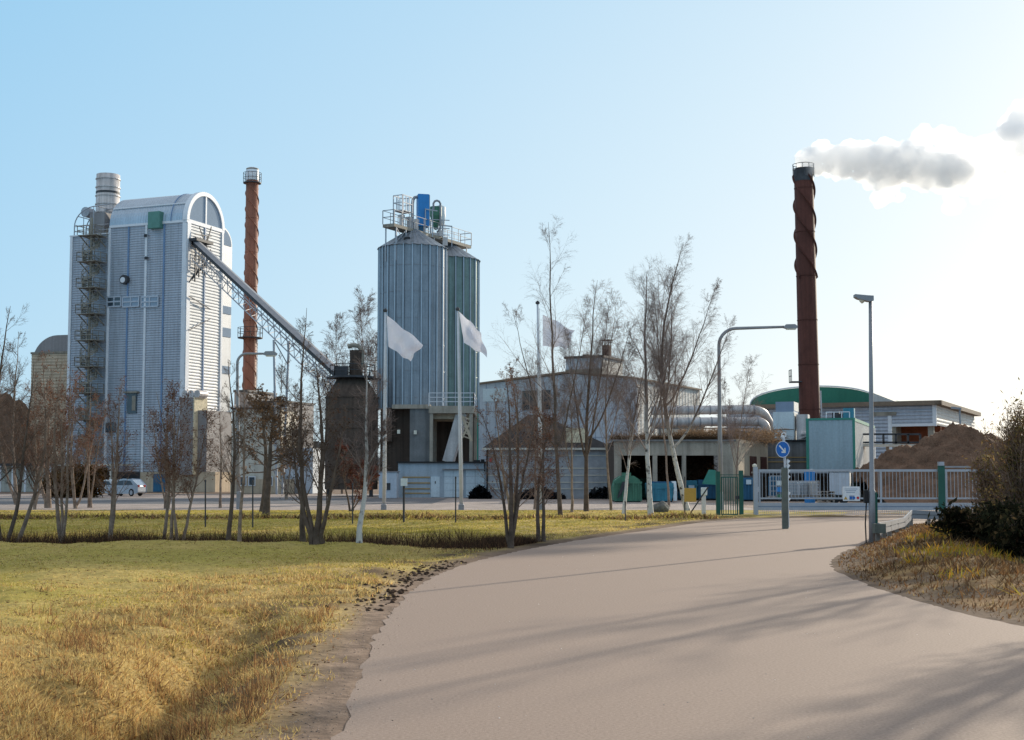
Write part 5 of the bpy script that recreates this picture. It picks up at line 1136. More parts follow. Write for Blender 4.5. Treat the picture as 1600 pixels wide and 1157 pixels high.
# road as a triangulated sheet with a slightly ragged edge
rg = random.Random(9); rr = []
for i in range(len(road_s)):
    a, b_ = np.array(road_s[i]), np.array(road_s[(i + 1) % len(road_s)]); L_ = np.linalg.norm(b_ - a); k = max(1, int(L_ / .22)) if min(a[1], b_[1]) < 40 else 1
    nrm = np.array([-(b_ - a)[1], (b_ - a)[0]]) / (L_ + 1e-9)
    for t in range(k): q = a + (b_ - a) * t / k + nrm * rg.uniform(-.05, .05); rr.append((q[0], q[1], .0))
me = bpy.data.meshes.new('road'); import bmesh
bm_ = bmesh.new(); vv = [bm_.verts.new(p) for p in rr]; f_ = bm_.faces.new(vv); nv = len(vv)
bmesh.ops.inset_region(bm_, faces=[f_], thickness=.5, use_even_offset=False); bmesh.ops.triangulate(bm_, faces=bm_.faces[:])
if sum(f.normal.z for f in bm_.faces) < 0: bmesh.ops.reverse_faces(bm_, faces=bm_.faces[:])
bm_.verts.index_update(); bflag = [1.0 if v.is_boundary else 0.0 for v in bm_.verts]; bm_.to_mesh(me); bm_.free(); ea = me.attributes.new('edge', 'FLOAT', 'POINT'); ea.data.foreach_set('value', np.array(bflag, dtype=np.float32))
am = asphalt('road_asphalt', (.465, .44, .445)); N = am.node_tree.nodes; L = am.node_tree.links; pb = N['Principled BSDF']; s0_ = pb.inputs['Base Color'].links[0].from_socket
tc = N.new('ShaderNodeTexCoord'); ng = N.new('ShaderNodeTexNoise'); ng.inputs['Scale'].default_value = 2.2; ng.inputs['Detail'].default_value = 7; ng.inputs['Roughness'].default_value = .7; L.new(tc.outputs['Object'], ng.inputs['Vector'])
ae = N.new('ShaderNodeAttribute'); ae.attribute_name = 'edge'; ad = N.new('ShaderNodeMath'); ad.operation = 'ADD'; L.new(ae.outputs['Fac'], ad.inputs[0]); L.new(ng.outputs['Fac'], ad.inputs[1])
rm_ = N.new('ShaderNodeMapRange'); rm_.inputs['From Min'].default_value = .95; rm_.inputs['From Max'].default_value = 1.35; L.new(ad.outputs[0], rm_.inputs['Value'])
n9 = N.new('ShaderNodeTexNoise'); n9.inputs['Scale'].default_value = 40; n9.inputs['Detail'].default_value = 4; L.new(tc.outputs['Object'], n9.inputs['Vector']); c9 = N.new('ShaderNodeMix'); c9.data_type = 'RGBA'; c9.inputs[6].default_value = (.16, .11, .08, 1); c9.inputs[7].default_value = (.46, .34, .27, 1); L.new(n9.outputs['Fac'], c9.inputs[0])
mg = N.new('ShaderNodeMix'); mg.data_type = 'RGBA'; L.new(rm_.outputs['Result'], mg.inputs[0]); L.new(s0_, mg.inputs[6]); L.new(c9.outputs[2], mg.inputs[7]); L.new(mg.outputs[2], pb.inputs['Base Color'])
o = link_mesh('road', me, am); tag(o, kind='structure')
yd = MB().add([(-120, 68.6, .0), (13, 68.6, .0), (13, 132, .0), (-120, 132, .0)], [(0, 1, 2, 3)]).build('yard_pavement', asphalt('yard_asphalt', (.35, .285, .25))); tag(yd, kind='structure')
yd = MB().add([(-110, 84, .006), (-5, 84, .006), (-5, 105, .006), (-110, 118, .006)], [(0, 1, 2, 3)]).build('yard_shade', asphalt('shade_asphalt', (.15, .145, .15))); tag(yd, kind='structure')  # dark sheet painting the shade of the buildings onto the yard
yd = MB().add([(8.4, 57.0, .008), (34, 57.0, .008), (50, 130, .008), (12.99, 130, .008), (12.99, 68.6, .008)], [(0, 1, 2, 3, 4)]).build('gravel_yard', mat('yard_gravel', (.33, .25, .20), rough=1, var=.25, scale=.6, fine=.3, bump=.5, bscale=30)); tag(yd, kind='structure')
# far low wooded hills closing the horizon
V = []; n = 160
for i in range(n + 1):
    x = -700 + 1400 * i / n; hgt = 9 + 5 * math.sin(i * .21) + 3 * math.sin(i * .63 + 1) + random.uniform(-1, 1); V += [(x, 520, -1), (x, 540, hgt), (x, 640, hgt * .7)]
f = [(3 * i + j, 3 * i + 3 + j, 3 * i + 4 + j, 3 * i + 1 + j) for i in range(n) for j in range(2)]
o = MB().add(V, f).build('hills', mat('far_wood', (.12, .11, .10), rough=1, var=.3, scale=.05, fine=.3)); tag(o, kind='structure')
# ================================================================== GRASS
def blades(name, X, Y, h, w, col, lean=.5, seed=0, zoff=0.0, parent=None, matk='grass', loc=None, Z=None):
    r = np.random.default_rng(seed); n = len(X); Z = terrain(X, Y) if Z is None else Z
    a = r.uniform(0, 2 * np.pi, n); S = np.c_[np.cos(a), np.sin(a), np.zeros(n)]; b = r.uniform(0, 2 * np.pi, n); ln = np.abs(r.normal(0, lean, n)) * h
    P = np.c_[X, Y, Z + zoff - .01]; Dl = np.c_[np.cos(b) * ln, np.sin(b) * ln, h]
    Vt = np.stack([P - S * w[:, None] / 2, P + S * w[:, None] / 2, P + Dl], 1).reshape(-1, 3)
    tn = np.repeat(col, 3, 0); o = np_mesh(name, Vt, np.arange(3 * n).reshape(-1, 3), matk, parent, tn); return o
rng = np.random.default_rng(11)
def sample(n, x0, x1, y0, y1, power=1.0):
    u = rng.random(n); Y = y0 + (y1 - y0) * u ** power; X = rng.uniform(0, 1, n); return x0 + (x1 - x0) * X, Y
def mixcol(n, cols, w, jit=.3):
    k = rng.choice(len(cols), n, p=np.array(w) / sum(w)); return np.array(cols)[k] * rng.uniform(1 - jit, 1 + jit, (n, 1))
GREEN, STRAW, GOLD, BROWN, RUST = (.38, .32, .08), (.60, .46, .20), (.62, .44, .17), (.27, .165, .085), (.46, .25, .10)
# the near lawn
n = 350000; u = rng.random(n); Y = 7.6 / (1 - u * (1 - 7.6 / 33.0)); X = -.42 * Y - 1 + rng.random(n) * (.42 * Y + 1 + 3)
d = road_dist(X, Y); keep = (d > .45 + .9 * vnoise(X, Y, .5, 8) - .5 * (rng.random(n) < .12)) & (X < 3) & (d > .12) ; X, Y, d = X[keep], Y[keep], d[keep]; n = len(X)
n1 = vnoise(X, Y, 3.0, 5); n2 = vnoise(X, Y, .7, 12); ver = 1 - sstep(1.8, 4.6, d); nearv = sstep(12.5, 9.5, Y)
dry = np.clip(.25 + 1.2 * (n1 - .45) + .8 * (n2 - .5) + .6 * ver + .5 * nearv, 0, 1)
isd = rng.random(n) < dry; col = np.where(isd[:, None], mixcol(n, [STRAW, GOLD, BROWN, RUST], [5, 3, 1.2, .7]), mixcol(n, [GREEN, (.48, .39, .10), STRAW], [3, 4, 2]))
tuft = sstep(.62, .85, vnoise(X, Y, .45, 13)) * np.clip(ver + nearv * .8, 0, 1)
h = (.010 + .022 * rng.random(n)) * (.6 + .9 * vnoise(X, Y, .5, 31)) * (1 + .6 * ver) + tuft * rng.uniform(.01, .035, n); w = .006 + .0007 * Y * rng.uniform(.6, 1.4, n)
o = blades('lawn_grass', X, Y, h, w, col, 1.3, 1); tag(o, 'short winter grass of the near lawn, straw yellow and green', 'grass', kind='stuff')
# tufts of long straw along the verge ditch
cx_ = []; 
for k in range(230):
    t = rng.random(); y = 9.3 + 13 * t ** 1.3; i = np.argmin(np.abs(np.array([p[1] for p in left_edge]) - y)); xe = np.interp(y, [p[1] for p in left_edge], [p[0] for p in left_edge]); cx_.append((xe - abs(rng.normal(1.6, 1.0)) - .55, y, rng.uniform(.6, 1.25)))
X = []; Y = []; H = []
for (x, y, s) in cx_: m_ = 70; X.append(x + rng.normal(0, .10 * s, m_)); Y.append(y + rng.normal(0, .10 * s, m_)); H.append(rng.uniform(.03, .11, m_) * s)
X, Y, H = map(np.concatenate, (X, Y, H)); k = road_dist(X, Y) > .4; X, Y, H = X[k], Y[k], H[k]; n = len(X)
o = blades('straw_tufts', X, Y, H, .006 + .0006 * Y, mixcol(n, [STRAW, GOLD, BROWN, RUST], [4, 3, 2.5, 2]), 1.0, 2); tag(o, 'long golden straw tufts beside the ditch at the road edge', 'dry grass', kind='stuff')
# rusty dead weed clumps in the verge hollow
X, Y, H = [], [], []
for k in range(150):
    p = gnd(rng.uniform(60, 520), rng.uniform(955, 1150)); m_ = 45
    if rng.random() < .55 and p.x < -2.9 + .0 * p.y: continue
    X.append(p.x + rng.normal(0, .09, m_)); Y.append(p.y + rng.normal(0, .09, m_)); H.append(rng.uniform(.05, .24, m_) * rng.uniform(.5, 1.2))
X, Y, H = map(np.concatenate, (X, Y, H)); k = road_dist(X, Y) > .6; X, Y, H = X[k], Y[k], H[k]; n = len(X)
o = blades('dead_weeds', X, Y, H, np.full(n, .009), mixcol(n, [(.36, .19, .08), (.22, .12, .06), (.50, .32, .13), (.12, .075, .045)], [4, 4, 2, 2]), .7, 8); tag(o, 'rusty brown dead weeds in the hollow by the road', 'dead weeds', kind='stuff')
# fallen leaves and bits on the lawn
n = 5000; Y = 8 + 24 * rng.random(n) ** 1.5; X = -.42 * Y + rng.random(n) * (.42 * Y + 2); d = road_dist(X, Y); k = d > .3; X, Y = X[k], Y[k]; n = len(X)
o = blades('leaf_litter', X, Y, np.full(n, .012), .03 + .02 * rng.random(n), mixcol(n, [(.20, .11, .06), (.34, .20, .10), (.10, .06, .04)], [3, 2, 2]), 3.0, 9, zoff=.025); tag(o, 'brown fallen leaves scattered over the near lawn', 'leaf litter', kind='stuff')
# second lawn beyond the ditch
n = 170000; u = rng.random(n); Y = 35.8 / (1 - u * (1 - 35.8 / 68.5)); X = rng.uniform(-.42, .21, n) * Y; d = road_dist(X, Y); k = (d > .5) & (X < 1 + .28 * Y - 3) & ~((Y > 55.5) & (X > 8.2)); X, Y, d = X[k], Y[k], d[k]; n = len(X)
n1 = vnoise(X, Y, 4.0, 15); st_ = np.exp(-((Y - 53.5) / 1.0) ** 2); isd = rng.random(n) < np.clip(.2 + .8 * (n1 - .4) + .5 * (1 - sstep(1, 4, d)), 0, 1)
col = np.where(isd[:, None], mixcol(n, [STRAW, GOLD, BROWN], [4, 3, 1]), mixcol(n, [(.40, .34, .08), (.50, .40, .09)], [3, 3])); isb = rng.random(n) < st_ * .85; col = np.where(isb[:, None], mixcol(n, [BROWN, RUST, (.08, .05, .03)], [4, 1, 3]), col)
o = blades('lawn_grass', X, Y, .015 + .03 * rng.random(n) + st_ * rng.uniform(.03, .28, n), .0011 * Y * rng.uniform(.7, 1.4, n), col, 1.5, 3); tag(o, 'green and straw grass of the second lawn beyond the ditch', 'grass', kind='stuff')
# reeds in the ditch
n = 60000; X = rng.uniform(-15.5, 3.8, n); Y = 33.6 + .25 * np.sin(X * .4) + rng.normal(0, .8, n); d = road_dist(X, Y); k = d > .5; X, Y, d = X[k], Y[k], d[k]; n = len(X)
cl = vnoise(X, Y, 1.3, 21); H = (.12 + .26 * cl + .22 * rng.random(n) ** 2) * np.clip(.5 + d / 8, 0, 1) * np.where(cl < .3, .4, 1)
o = blades('ditch_reeds', X, Y, H, np.full(n, .014), mixcol(n, [(.12, .065, .038), (.075, .048, .034), (.22, .13, .07), (.04, .028, .022)], [4, 4, .6, 4]), .7, 4); tag(o, 'brown reeds and dead stems growing in the ditch under the young trees', 'reeds', kind='stuff')
# right bank: dead leaves, moss and straw
n = 60000; Y = 14 + 36 * rng.random(n) ** 1.2; X = rng.uniform(4.5, 24, n); d = road_dist(X, Y); k = (d > .12) & (d < 9) & (X > .9 + .2 * Y) & (X < .42 * Y + 1); X, Y, d = X[k], Y[k], d[k]; n = len(X)
n1 = vnoise(X, Y, 1.2, 23); moss = (n1 > .62) & (d > 1.2); far_ = (d > 3.5) & (Y < 27)
col = mixcol(n, [(.22, .12, .055), (.12, .075, .045), (.34, .24, .11), (.18, .09, .04)], [3, 5, .9, 2]); col = np.where(moss[:, None], mixcol(n, [(.55, .29, .04), (.38, .30, .05)], [2, 2]), col); col = np.where(far_[:, None], mixcol(n, [(.14, .15, .07), STRAW, (.22, .19, .09)], [3, 1, 3]), col)
o = blades('bank_grass', X, Y, .04 + .12 * rng.random(n) * np.clip(d, 0.2, 1.5) , .0011 * Y * rng.uniform(.7, 1.5, n), col, .9, 5); tag(o, 'rusty dead leaves, moss and straw on the right road bank', 'ground cover', kind='stuff')
# clods and gravel along the verge
def clods(name, label, n, fn, s0, s1, col, seed):
    r = np.random.default_rng(seed); X, Y = fn(r, n); n = len(X); Z = np.maximum(terrain(X, Y), np.where(road_dist(X, Y) < 0, .0, -9)); base = np.array([[1, 0, 0], [-1, 0, 0], [0, 1, 0], [0, -1, 0], [0, 0, 1], [0, 0, -1]], float); fc = np.array([[0, 2, 4], [2, 1, 4], [1, 3, 4], [3, 0, 4], [2, 0, 5], [1, 2, 5], [3, 1, 5], [0, 3, 5]])
    s = r.uniform(s0, s1, (n, 1, 1)) * r.uniform(.6, 1.3, (n, 6, 1)); V = base[None] * s * np.array([1, 1, .6]) + np.c_[X, Y, Z + .2 * s[:, 0, 0]][:, None]; T_ = np.repeat(np.array(col)[None] * r.uniform(.5, 1.5, (n, 1)), 6, 0)
    o = np_mesh(name, V.reshape(-1, 3), (fc[None] + 6 * np.arange(n)[:, None, None]).reshape(-1, 3), 'leaf', None, T_); tag(o, label, 'earth clods' if 'earth' in label else 'gravel', kind='stuff'); return o
ley = np.array([p[1] for p in left_edge]); lex = np.array([p[0] for p in left_edge])
def along_left(r, n): y = r.uniform(17, 27, n); return np.interp(y, ley, lex) - np.abs(r.normal(.25, .3, n)) - .05, y
clods('earth_clods', 'dark earth clods torn up at the road edge', 260, along_left, .012, .05, (.16, .11, .08), 1)
def grav(r, n): y = 8.6 + 16 * r.random(n) ** 1.6; return np.interp(y, ley, lex) - r.normal(.3, .22, n), y
clods('loose_gravel', 'loose pinkish gravel along the asphalt edge', 900, grav, .003, .010, (.60, .48, .40), 2)
def grit(r, n):
    y = 8.6 + 40 * r.random(n) ** 2; x = r.uniform(-2, 14, n); k = road_dist(x, y) < -.2; return x[k], y[k]
clods('road_grit', 'small pale stones scattered over the asphalt', 300, grit, .003, .009, (.75, .7, .65), 3)
# ================================================================== TREES
def sweep(P, R, k):
    """P (N,S,3), R (N,S) -> verts, quads of k-sided tubes"""
    N_, S_ = P.shape[:2]; T = np.gradient(P, axis=1); T /= np.linalg.norm(T, axis=2, keepdims=True) + 1e-9
    ref = np.where(np.abs(T[:, :1, 2:3]) > .8, np.array([1., 0, 0]), np.array([0, 0, 1.])); u = np.cross(T, np.broadcast_to(ref, T.shape)); u /= np.linalg.norm(u, axis=2, keepdims=True) + 1e-9; w = np.cross(T, u)
    a = 2 * np.pi * np.arange(k) / k; V = P[:, :, None] + R[:, :, None, None] * (u[:, :, None] * np.cos(a)[:, None] + w[:, :, None] * np.sin(a)[:, None])
    i = (np.arange(N_)[:, None, None] * S_ + np.arange(S_ - 1)[None, :, None]) * k; j_ = np.arange(k); j2 = (j_ + 1) % k
    Fq = np.stack([i + j_, i + j2, i + k + j2, i + k + j_], -1).reshape(-1, 4); return V.reshape(-1, 3), Fq
def sprout(P, R, r, n, t0, t1, ang, length, S_, trop, jit, rf=.6, tip=.25, rmin=.003, bias=1.0, taper=.55):
    """n children per parent: angles in rad, length relative to the parent's"""
    N_, Sp = P.shape[:2]; pl = np.linalg.norm(np.diff(P, axis=1), axis=2).sum(1); idx = np.repeat(np.arange(N_), n); m = len(idx); t = t0 + (t1 - t0) * r.random(m) ** bias; f = t * (Sp - 1) * .999; i = f.astype(int); fr = (f - i)[:, None]
    pos = P[idx, i] * (1 - fr) + P[idx, i + 1] * fr; tan = P[idx, i + 1] - P[idx, i]; tan /= np.linalg.norm(tan, axis=1, keepdims=True) + 1e-9; rad = R[idx, i] * (1 - fr[:, 0]) + R[idx, i + 1] * fr[:, 0]
    u = np.cross(tan, r.normal(size=(m, 3))); u /= np.linalg.norm(u, axis=1, keepdims=True) + 1e-9; a = ang * r.uniform(.7, 1.3, m)[:, None]; D = tan * np.cos(a) + u * np.sin(a)
    L_ = pl[idx] * length * (1 - taper * (t - t0) / (t1 - t0 + 1e-9)) * r.uniform(.6, 1.25, m); out = np.zeros((m, S_, 3)); out[:, 0] = pos; p = pos.copy()
    for s in range(1, S_):
        D = D + np.array([0, 0, trop]) + r.normal(0, jit, (m, 3)); D /= np.linalg.norm(D, axis=1, keepdims=True) + 1e-9; p = p + D * (L_ / (S_ - 1))[:, None]; out[:, s] = p
    r0 = np.maximum(rad * rf, rmin); RR = r0[:, None] * np.linspace(1, tip, S_)[None]; return out, np.maximum(RR, rmin * .55)
STY = {
 # n, (start), angle, length, upward pull, wobble for the three branch orders
 'young': dict(l1=(26, .26, .75, .25, .09, .09), l2=(9, .7, .5, .05, .14), l3=(8, .7, .5, .02, .2), tw='twig', bk='bark', rmin=.0026),
 'birch': dict(l1=(46, .25, .55, .32, .08, .06), l2=(13, .60, .46, -.04, .12), l3=(9, .55, .6, -.16, .14), tw='twig_birch', bk='birch_bark', rmin=.0027),
 'bush':  dict(l1=(14, .1, .55, .6, .06, .16), l2=(10, .7, .45, .04, .18), l3=(8, .7, .45, .0, .22), tw='twig_dark', bk='bark_dark', rmin=.004),
 'oak':   dict(l1=(22, .33, 1.2, .55, .05, .18), l2=(12, .8, .45, .03, .2), l3=(8, .8, .42, .0, .25), tw='twig_dark', bk='bark_dark', rmin=.006),
}
def tree(label, px, py, tops, style, r0, name='bare_tree', grp='bare young trees along the ditch', Y=None, seed=0, dens=1.0, spread=1.0, leaves=None, z0=None, tw=None, bk=None, white_to=None, rmin=None, t0=None, cat='tree', fork=None):
    """tops: list of (px, py) of the stem tips; the stems share one foot"""
    r = np.random.default_rng(seed + 100); s = STY[style]; fork = fork or (.3 if style in ('birch', 'oak') else None); b_ = gnd(px, py) if Y is None else at(px, 745, Y); x, y = b_.x, b_.y; z = zat(x, y) if (z0 is None and y < 66) else (z0 or 0.0)
    o = thing(name, label, cat, (x, y, z), 0, grp); stems = []; rad = []; S_ = 14
    for q, tp in enumerate(tops):
        t_ = at(tp[0], tp[1], y) ; e = np.array([t_.x - x, r.normal(0, .25), t_.z - z]); st = np.zeros((S_, 3)); tt = np.linspace(0, 1, S_); bend = r.normal(0, .03, 2) * e[2]
        st[:, 2] = e[2] * tt; pw = 1.0 if len(tops) == 1 else (.8 if q else 1.1); st[:, 0] = e[0] * tt ** pw + bend[0] * np.sin(tt * np.pi) + np.cumsum(r.normal(0, .006, S_)) * e[2] * .5; st[:, 1] = e[1] * tt + bend[1] * np.sin(tt * np.pi) + (r.normal(0, .1) if q else 0) * tt * 2; st[0] = (0, 0, -.15)
        rr = r0 * ((1 - tt) ** .9 * .94 + .06) * (1 + .3 * np.exp(-tt * 22)) * .74
        if q and fork:                                                  # limb leaving the main stem part way up
            f0 = (fork + r.uniform(-.06, .1)) * (S_ - 1); i0 = int(f0); o0 = stems[0][i0]; st = o0 + (e - o0) * tt[:, None] ** np.array([.8, 1, 1.15]); st[:, 0] += np.cumsum(r.normal(0, .004, S_)) * e[2] * .5; rr = rad[0][i0] * .62 * ((1 - tt) ** .9 * .93 + .07)
        elif q: st[0, 0] += r.normal(0, r0); st[0, 1] += r.normal(0, r0); rr = rr * .75
        stems.append(st); rad.append(rr)
    P = np.array(stems); R = np.array(rad); rm = rmin or s['rmin']
    V, Fq = sweep(P, R, 8); tk = np_mesh('trunk', V, Fq, bk or s['bk'], o, smooth=True)
    n1, t0_, a1, l1, tr1, j1 = s['l1']; t0_ = t0 or t0_
    P1, R1 = sprout(P, R, r, max(4, int(n1 * dens / (len(tops) ** .6))), t0_, .97, a1, l1 * spread, 7, tr1, j1, .34, .2, rm * 1.4, 1.0, .72)
    n2, a2, l2, tr2, j2 = s['l2']; P2, R2 = sprout(P1, R1, r, n2, .15, .98, a2, l2, 5, tr2, j2, .45, .4, rm, .8, .5)
    n3, a3, l3, tr3, j3 = s['l3']; P3, R3 = sprout(P2, R2, r, n3, .1, 1.0, a3, l3, 4, tr3, j3, .5, .5, rm * .8, .8, .4)
    VV, FF, off = [], [], 0
    for (p, q, k) in ((P1, R1, 5), (P2, R2, 3), (P3, R3, 3)): v, f = sweep(p, q, k); VV.append(v); FF.append(f + off); off += len(v)
    cr = np_mesh('crown', np.concatenate(VV), np.concatenate(FF), tw or s['tw'], o)
    if leaves:
        n, sz, cols, wts = leaves; k = r.integers(0, len(P3), n); c = P3[k, r.integers(1, 4, n)] + r.normal(0, .05, (n, 3)); A = r.normal(size=(n, 3)); A /= np.linalg.norm(A, axis=1, keepdims=True); B = np.cross(A, r.normal(size=(n, 3))); B /= np.linalg.norm(B, axis=1, keepdims=True); ss = (sz * r.uniform(.5, 1.3, n))[:, None]
        VL = np.stack([c - A * ss, c + B * ss * .5, c + A * ss, c - B * ss * .5], 1).reshape(-1, 3); ck = r.choice(len(cols), n, p=np.array(wts) / sum(wts)); tn = np.repeat(np.array(cols)[ck] * r.uniform(.6, 1.4, (n, 1)), 4, 0)
        np_mesh('leaf_cluster', VL, np.arange(4 * n).reshape(-1, 4), 'leaf', o, tn)
    return o
BUD = (1100, .022, [(.20, .085, .045), (.12, .055, .035)], [2, 1])
YT = 'bare young trees along the ditch'
# young trees in the ditch line, left to right
tree('dark leaning tree cut by the left photo edge, tall bare crown', 3, 852, [(20, 480), (-28, 545), (48, 560)], 'young', .11, seed=1, dens=1.3, tw='twig_dark', bk='bark_dark', spread=1.1)
tree('slanting young tree second from the left edge', 22, 850, [(62, 560)], 'young', .085, seed=2, dens=1.0, bk='bark', leaves=BUD)
tree('double stemmed young tree before the left part of the boiler tower', 98, 852, [(97, 560), (112, 585), (86, 590)], 'young', .085, seed=3, dens=1.2, leaves=BUD)
tree('single stem young tree in front of the parked silver hatchback', 170, 852, [(182, 600), (160, 622)], 'young', .09, seed=4, dens=1.1, leaves=BUD)
tree('first of four thin stems at the right corner of the boiler tower', 254, 855, [(243, 612)], 'young', .065, seed=5, leaves=BUD)
tree('second of four thin stems at the right corner of the boiler tower', 266, 857, [(270, 600)], 'young', .06, seed=6, leaves=BUD)
tree('third of four thin stems at the right corner of the boiler tower', 278, 857, [(286, 618)], 'young', .055, seed=7, leaves=BUD)
tree('rightmost and leaning of four thin stems at the boiler tower corner', 284, 857, [(312, 640)], 'young', .055, seed=8, leaves=BUD)
tree('dark straight slim tree left of the slim chimney', 356, 860, [(355, 560)], 'young', .075, seed=9, dens=1.0, tw='twig_dark', bk='bark_dark', spread=.85)
tree('sunlit tall thin stem right in front of the slim chimney', 374, 861, [(380, 590)], 'young', .06, seed=10, dens=.7, spread=.7)
tree('tall dark slim tree reaching up to the conveyor', 474, 862, [(480, 482)], 'young', .085, seed=11, dens=1.1, tw='twig_dark', bk='bark_dark', spread=.75)
tree('dark multi stemmed tree spreading like a fan left of the dark silo', 494, 865, [(497, 560), (470, 600), (525, 590), (545, 640), (452, 650)], 'young', .10, seed=12, dens=1.7, tw='twig_dark', bk='bark_dark', leaves=(1300, .026, [(.10, .05, .03), (.07, .04, .03)], [1, 1]))
tree('white barked young birch in front of the dark silo', 561, 863, [(566, 545), (612, 640)], 'birch', .085, name='birch_tree', grp='birch trees', seed=13, dens=.8, spread=.9)
tree('multi stemmed dark tree beside the road before the gatehouse', 797, 858, [(792, 585), (808, 600), (752, 640), (838, 640)], 'young', .085, seed=14, dens=1.5, tw='twig', bk='bark_dark', leaves=BUD)
tree('twin stem young tree beside the road right of the gatehouse tree, left stem', 841, 848, [(872, 640)], 'young', .075, seed=15, dens=1.0, bk='bark_dark', leaves=BUD)
tree('young tree beside the road right of the gatehouse tree, straight right stem', 850, 848, [(848, 650)], 'young', .07, seed=16, dens=1.0, bk='bark_dark', leaves=BUD)
# birches on the second lawn
BT = 'birch trees'
tree('tallest slender birch rising above the third flag', 876, 808, [(858, 348), (800, 480), (918, 470)], 'birch', .12, 'birch_tree', BT, seed=21, dens=.8, bk='bark_dark', spread=.9)
tree('forked birch with V shaped limbs before the hall penthouse', 916, 800, [(934, 440), (890, 520), (985, 500), (955, 470)], 'birch', .15, 'birch_tree', BT, seed=22, dens=1.4, bk='bark_dark')
tree('thin leaning birch above the green compactor', 974, 806, [(1008, 560), (985, 600)], 'birch', .11, 'birch_tree', BT, seed=23, dens=.8)
tree('spotted white birch above the teal skip', 1017, 808, [(1012, 425), (1050, 520)], 'birch', .15, 'birch_tree', BT, seed=24, dens=1.15)
tree('biggest white birch with forked crown behind the yellow board', 1075, 798, [(1078, 382), (1022, 445), (1118, 440), (1146, 500), (1050, 420)], 'birch', .18, 'birch_tree', BT, seed=25, dens=1.9, spread=.85)
# trees across the yard
tree('left of two bushy brown oaks before the low cream office', 410, 801, [(405, 620)], 'oak', .2, 'oak_tree', 'bushy brown oaks', seed=31, dens=1.0, leaves=(1700, .07, [(.20, .12, .07), (.26, .15, .08), (.12, .08, .055)], [2, 1, 2]), spread=.8)
tree('right of two bushy brown oaks before the low cream office', 415, 809, [(432, 612)], 'oak', .2, 'oak_tree', 'bushy brown oaks', seed=32, dens=1.0, leaves=(1700, .07, [(.20, .12, .07), (.26, .15, .08), (.12, .08, .055)], [2, 1, 2]), spread=.8)
tree('far lawn tree with thick dark trunk left of the brown conifers', 76, 794, [(80, 600), (60, 640)], 'young', .2, 'bare_tree', YT, seed=33, dens=1.4, tw='twig', bk='bark', rmin=.009, spread=1.2, leaves=(1500, .05, [(.20, .09, .05), (.13, .06, .04)], [1, 1]))
tree('pale bare birch behind the dark silo turret, left one', 535, 772, [(528, 500)], 'birch', .14, 'birch_tree', BT, Y=135, seed=34, dens=1.0, bk='bark', rmin=.011)
tree('pale bare birch behind the dark silo turret, tall right one', 568, 772, [(560, 462), (590, 520)], 'birch', .16, 'birch_tree', BT, Y=136, seed=35, dens=1.1, bk='bark', rmin=.011)
tree('bare tree under the conveyor right of the oaks', 448, 785, [(440, 560), (462, 600)], 'young', .13, 'bare_tree', YT, Y=100, seed=36, dens=1.3, rmin=.009, tw='twig_dark')
tree('bare tree at the far left edge over the bark heap', 28, 790, [(35, 520), (5, 560)], 'young', .16, 'bare_tree', YT, Y=82, seed=37, dens=1.4, rmin=.008, tw='twig_dark', spread=1.1)
tree('reddish bare bush in front of the storage hall', 120, 800, [(125, 590), (100, 640), (150, 620)], 'young', .12, 'bare_tree', YT, Y=72, seed=38, dens=1.5, rmin=.008, leaves=(1500, .045, [(.2, .08, .05)], [1]))
tree('leafless shrub with red brown buds before the dark silo', 548, 800, [(540, 700), (565, 720), (585, 735)], 'bush', .07, 'shrub', None, Y=66, seed=39, dens=1.2, rmin=.008, tw='twig', leaves=(3000, .05, [(.12, .04, .03)], [1]), cat='shrub')
tree('bare tree before the hall left of the gatehouse roof', 800, 800, [(798, 570), (770, 620)], 'young', .13, 'bare_tree', YT, Y=68, seed=40, dens=1.3, rmin=.007, tw='twig')
# more bare trees filling the view between yard and lawn
for k, (lab, px, Yq, tp, sd_, sty) in enumerate((
    ('reddish bare tree with fine twigs left of the slanting ditch tree, far lawn', 55, 70, [(52, 575), (75, 600)], 71, 'young'),
    ('reddish bare tree before the left foot of the boiler tower, far lawn', 140, 74, [(142, 600), (165, 625)], 72, 'young'),
    ('wide reddish bare tree covering the tower corner ducts, far lawn', 262, 72, [(262, 610), (235, 640), (292, 640)], 73, 'young'),
    ('small bare tree between slim chimney and oaks', 345, 73, [(344, 640)], 74, 'young'),
    ('bare tree before the gatehouse roof, left of the tallest birch', 835, 70, [(832, 560), (862, 580)], 75, 'birch'),
    ('bare brown birch between tallest birch and forked birch', 893, 64, [(893, 590), (870, 600)], 76, 'birch'),
    ('slim birch rising left of the hall corner', 955, 68, [(957, 470), (985, 520)], 77, 'birch'),
    ('slim birch whose top shows between the two white birches', 1045, 76, [(1046, 430)], 78, 'birch'),
    ('thin spreading birch right of the curved lamp', 1150, 84, [(1172, 560), (1130, 590)], 79, 'birch'))):
    tree(lab, px, 0, tp, sty, .1 if sty == 'young' else .085, 'bare_tree' if sty == 'young' else 'birch_tree', YT if sty == 'young' else BT, Y=Yq, z0=0.0, seed=sd_, dens=.85, bk='bark', rmin=.004 if sty == 'young' else .0042)
